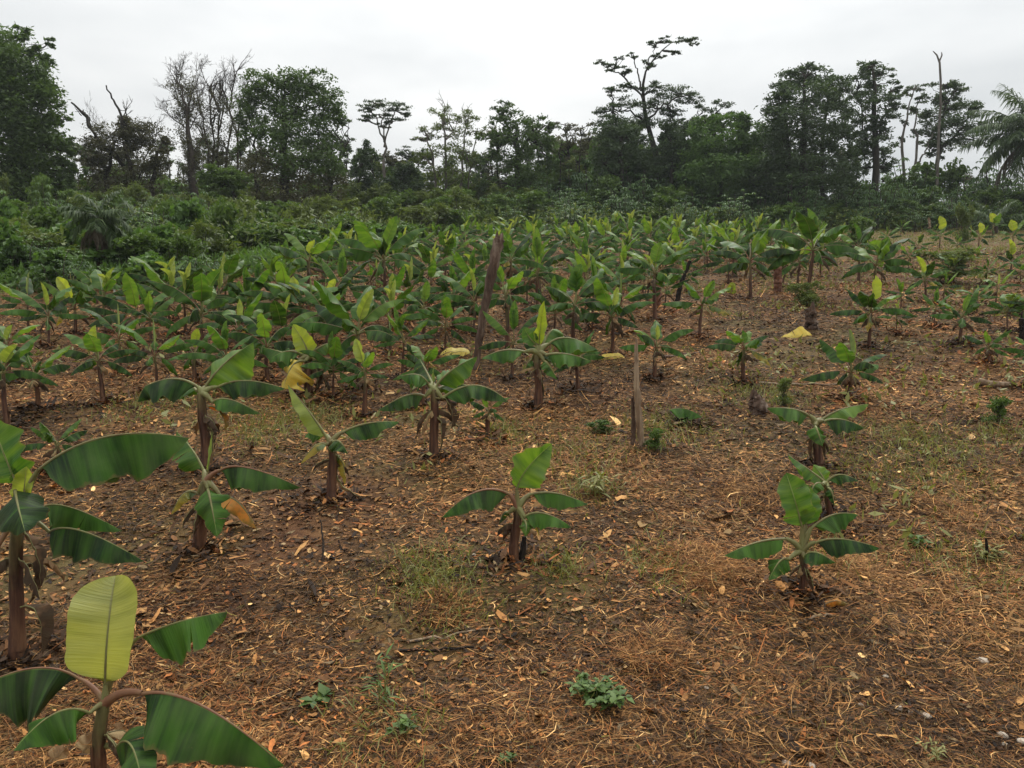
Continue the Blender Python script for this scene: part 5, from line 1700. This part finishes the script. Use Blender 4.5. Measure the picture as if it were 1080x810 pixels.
x, y = spread(290000, 2.5, 30, .33)
pieces('dry_straw', x, y, .075 * (y / 3.2) ** .4, .0027 * (y / 3.2) ** .8, .02, .12, .9, 1, [5, 5, 3.4, 4, 2, .7, 2.0, 1.2, .8], 'loose dry straw and thin stalks strewn over the cleared ground', 'straw')
x, y = spread(80000, 2.5, 26, .5)
pieces('dead_grass', x, y, .085 * (y / 3.2) ** .4, .0023 * (y / 3.2) ** .75, .07, .45, 1.3, 4, [4, 6, 5, 3, 1.2, .8, 1.6, .8, .9], 'matted drifts of dead yellow-brown grass on the cleared ground', 'dead grass')
x, y = spread(85000, 2.5, 34)
pieces('leaf_litter', x, y, .024 * (y / 3.2) ** .5, .0125 * (y / 3.2) ** .5, .018, .25, .5, 2, [5, 4, 2.2, 4, 2.4, .6, 1.8, 1.2, .5], 'small dead leaf bits and chips covering the cleared ground', 'leaf litter', .2)
bx_, by_ = [], []
for o_ in bpy.data.objects:     # trash gathered round the foot of each stem
    if o_.parent is None and o_.name.startswith('banana_plant') and 2.5 < o_.location.y < 30:
        nn_ = int(260 / (1 + o_.location.y / 8))
        rr_ = np.abs(rng.randn(nn_)) * .16 + .03
        aa_ = rng.rand(nn_) * 6.283
        bx_.append(o_.location.x + np.cos(aa_) * rr_)
        by_.append(o_.location.y + np.sin(aa_) * rr_)
bx_, by_ = np.concatenate(bx_), np.concatenate(by_)
pieces('stem_trash', bx_, by_, .075 * (by_ / 5) ** .2, .022, .05, .4, .8, 6, [4, 1.5, .7, 5, 4, .15, 2.4, .8, .1], 'dead leaf trash heaped round the feet of the banana stems', 'leaf trash', .4)
x, y = spread(1000, 2.6, 20)
pieces('dead_leaf_scraps', x, y, .058 * (y / 3.2) ** .35, .028 * (y / 3.2) ** .35, .03, .35, .6, 3, [2, 3, 3.4, 1, .3, 2.4, 1.4, .6, .2], 'larger pale curled leaf scraps scattered over the litter', 'leaf scraps', .35)

# heaps of dead grass one can tell apart
for q, (px, py, rp, hp, lab, n) in enumerate([(738, 600, 46, 20, 'rounded heap of matted dead grass right of the lone mid-field banana', 2600), (690, 690, 40, 12, 'low heap of orange-brown straw right of the charred patch', 2200), (470, 640, 30, 8, 'faint heap of dry straw below the lone mid-field banana', 1200),
                                              (900, 600, 30, 12, 'rust-brown heap of dead leaves right of the broad-leaved banana plant', 1200), (790, 520, 40, 9, 'flat heap of brown straw left of the broad-leaved banana plant', 1200), (1000, 540, 34, 9, 'thin heap of straw on the right-hand ground', 900)]):
    rg = np.random.RandomState(970 + q)
    g = ground(px, py)
    k = g[1] / FPX
    a = rg.rand(n) * 6.283
    rr = np.sqrt(rg.rand(n)) * rp * k
    X, Y_ = g[0] + np.cos(a) * rr, g[1] + np.sin(a) * rr * 1.1
    h = hp * k * np.clip(1 - (rr / (rp * k)) ** 2, 0, 1)
    o = pieces('straw_heap', X, Y_, .11, .0030, .025, .28, 1.6, 980 + q, [3, 7, 5, 3, 1, .8, 2, .4, .3], lab, 'straw heap')
    co = np.empty(len(o.data.vertices) * 3)
    o.data.vertices.foreach_get('co', co)
    co = co.reshape(-1, 3)
    co[:, 2] += np.repeat(h * .55 * rg.rand(n) ** .6, 8)
    co -= g
    o.data.vertices.foreach_set('co', co.ravel())
    o.location = g
    o['kind'] = 'thing'

# ------------------------------------------------------------------ moist air
hm, hnt, hout = new_mat('moist_air')
pv = hnt.nodes.new('ShaderNodeVolumePrincipled')
pv.inputs['Color'].default_value = (.86, .93, .95, 1)
pv.inputs['Density'].default_value = .00042
pv.inputs['Anisotropy'].default_value = .2
hnt.links.new(pv.outputs[0], hout.inputs['Volume'])
mb = MB()
HV = [(-1150, -12, -30), (1150, -12, -30), (1150, 905, -30), (-1150, 905, -30), (-1150, -12, 30), (1150, -12, 30), (1150, 905, 30), (-1150, 905, 30)]
mb.add(HV, [[3, 2, 1, 0], [4, 5, 6, 7], [0, 1, 5, 4], [1, 2, 6, 5], [2, 3, 7, 6], [3, 0, 4, 7]])
o = mb.build('haze', hm, smooth=False)
tag(o, 'thin moist air softening the far trees', 'haze', kind='stuff')

# ------------------------------------------------------------------ camera, light, sky
cam = bpy.data.cameras.new('camera')
cam.sensor_width = 36
cam.lens = 36 * FPX / 1080
cam.clip_end = 3000
cam.clip_start = .05
co = bpy.data.objects.new('camera', cam)
COL.objects.link(co)
co.location = (0, 0, CAMZ)
co.rotation_euler = (PI / 2 - PITCH, 0, 0)
SC.camera = co

SUN_EL, SUN_AZ = math.radians(52), math.radians(14)
sl = bpy.data.lights.new('sun', 'SUN')
sl.energy = 1.35
sl.angle = math.radians(22)
sl.color = (1, .97, .92)
so = bpy.data.objects.new('sun', sl)
COL.objects.link(so)
d = Vector((math.sin(SUN_AZ) * math.cos(SUN_EL), math.cos(SUN_AZ) * math.cos(SUN_EL), math.sin(SUN_EL)))
so.rotation_euler = d.to_track_quat('Z', 'Y').to_euler()
so.location = d * 60

W = bpy.data.worlds.new('World')
SC.world = W
W.use_nodes = True
t = W.node_tree
t.nodes.clear()
k = NT(t)
wo = k.n('ShaderNodeOutputWorld')
bg = k.n('ShaderNodeBackground')
sky = k.n('ShaderNodeTexSky')
sky.sky_type = 'NISHITA'
sky.sun_disc = False
sky.sun_elevation = SUN_EL
sky.sun_rotation = SUN_AZ
gen = k.n('ShaderNodeTexCoord').outputs['Generated']
sepv = k.n('ShaderNodeSeparateXYZ')
k.l(gen, sepv.inputs[0])
mp = k.mapping(gen, (1.2, 1.2, 3.4), (.35, .1, .2))
n1 = k.noise(mp, 1.7, 4, .5)
n2 = k.noise(k.mapping(gen, (1, 1, 2.6), (2.1, .4, .7)), 4.0, 4, .55)
dt = k.n('ShaderNodeVectorMath', operation='DOT_PRODUCT')
k.l(gen, dt.inputs[0])
dt.inputs[1].default_value = d
nn = k.math('ADD', k.math('MULTIPLY', n1, .75), k.math('MULTIPLY', n2, .25))
cl = k.ramp(nn, [(.34, (6.3, 6.5, 6.55)), (.5, (7.9, 8.0, 7.95)), (.64, (9.5, 9.5, 9.3))])
gain = k.math('ADD', k.math('MULTIPLY', k.math('MAXIMUM', dt.outputs['Value'], 0.0), .34), .60)
zen = k.math('MAXIMUM', sepv.outputs[2], 0.0)      # an overcast sky is brightest overhead
gain = k.math('MULTIPLY', gain, k.math('ADD', k.math('MULTIPLY', k.math('POWER', zen, 1.5), 2.0), .88))
clg = k.mix(1.0, cl, (1, 1, 1), 'MULTIPLY')
mul = k.n('ShaderNodeVectorMath', operation='SCALE')
k.l(cl, mul.inputs[0])
k.l(gain, mul.inputs['Scale'])
full = k.mix(.95, sky.outputs[0], mul.outputs[0])
k.l(full, bg.inputs[0])
bg.inputs[1].default_value = .1
k.l(bg.outputs[0], wo.inputs[0])

SC.view_settings.view_transform = 'Standard'
SC.view_settings.look = 'None'
SC.view_settings.exposure = .27
SC.view_settings.gamma = 1
SC.render.engine = 'CYCLES'
SC.cycles.max_bounces = 6
SC.cycles.diffuse_bounces = 3
SC.cycles.glossy_bounces = 2
SC.cycles.transmission_bounces = 4
SC.cycles.use_denoising = True
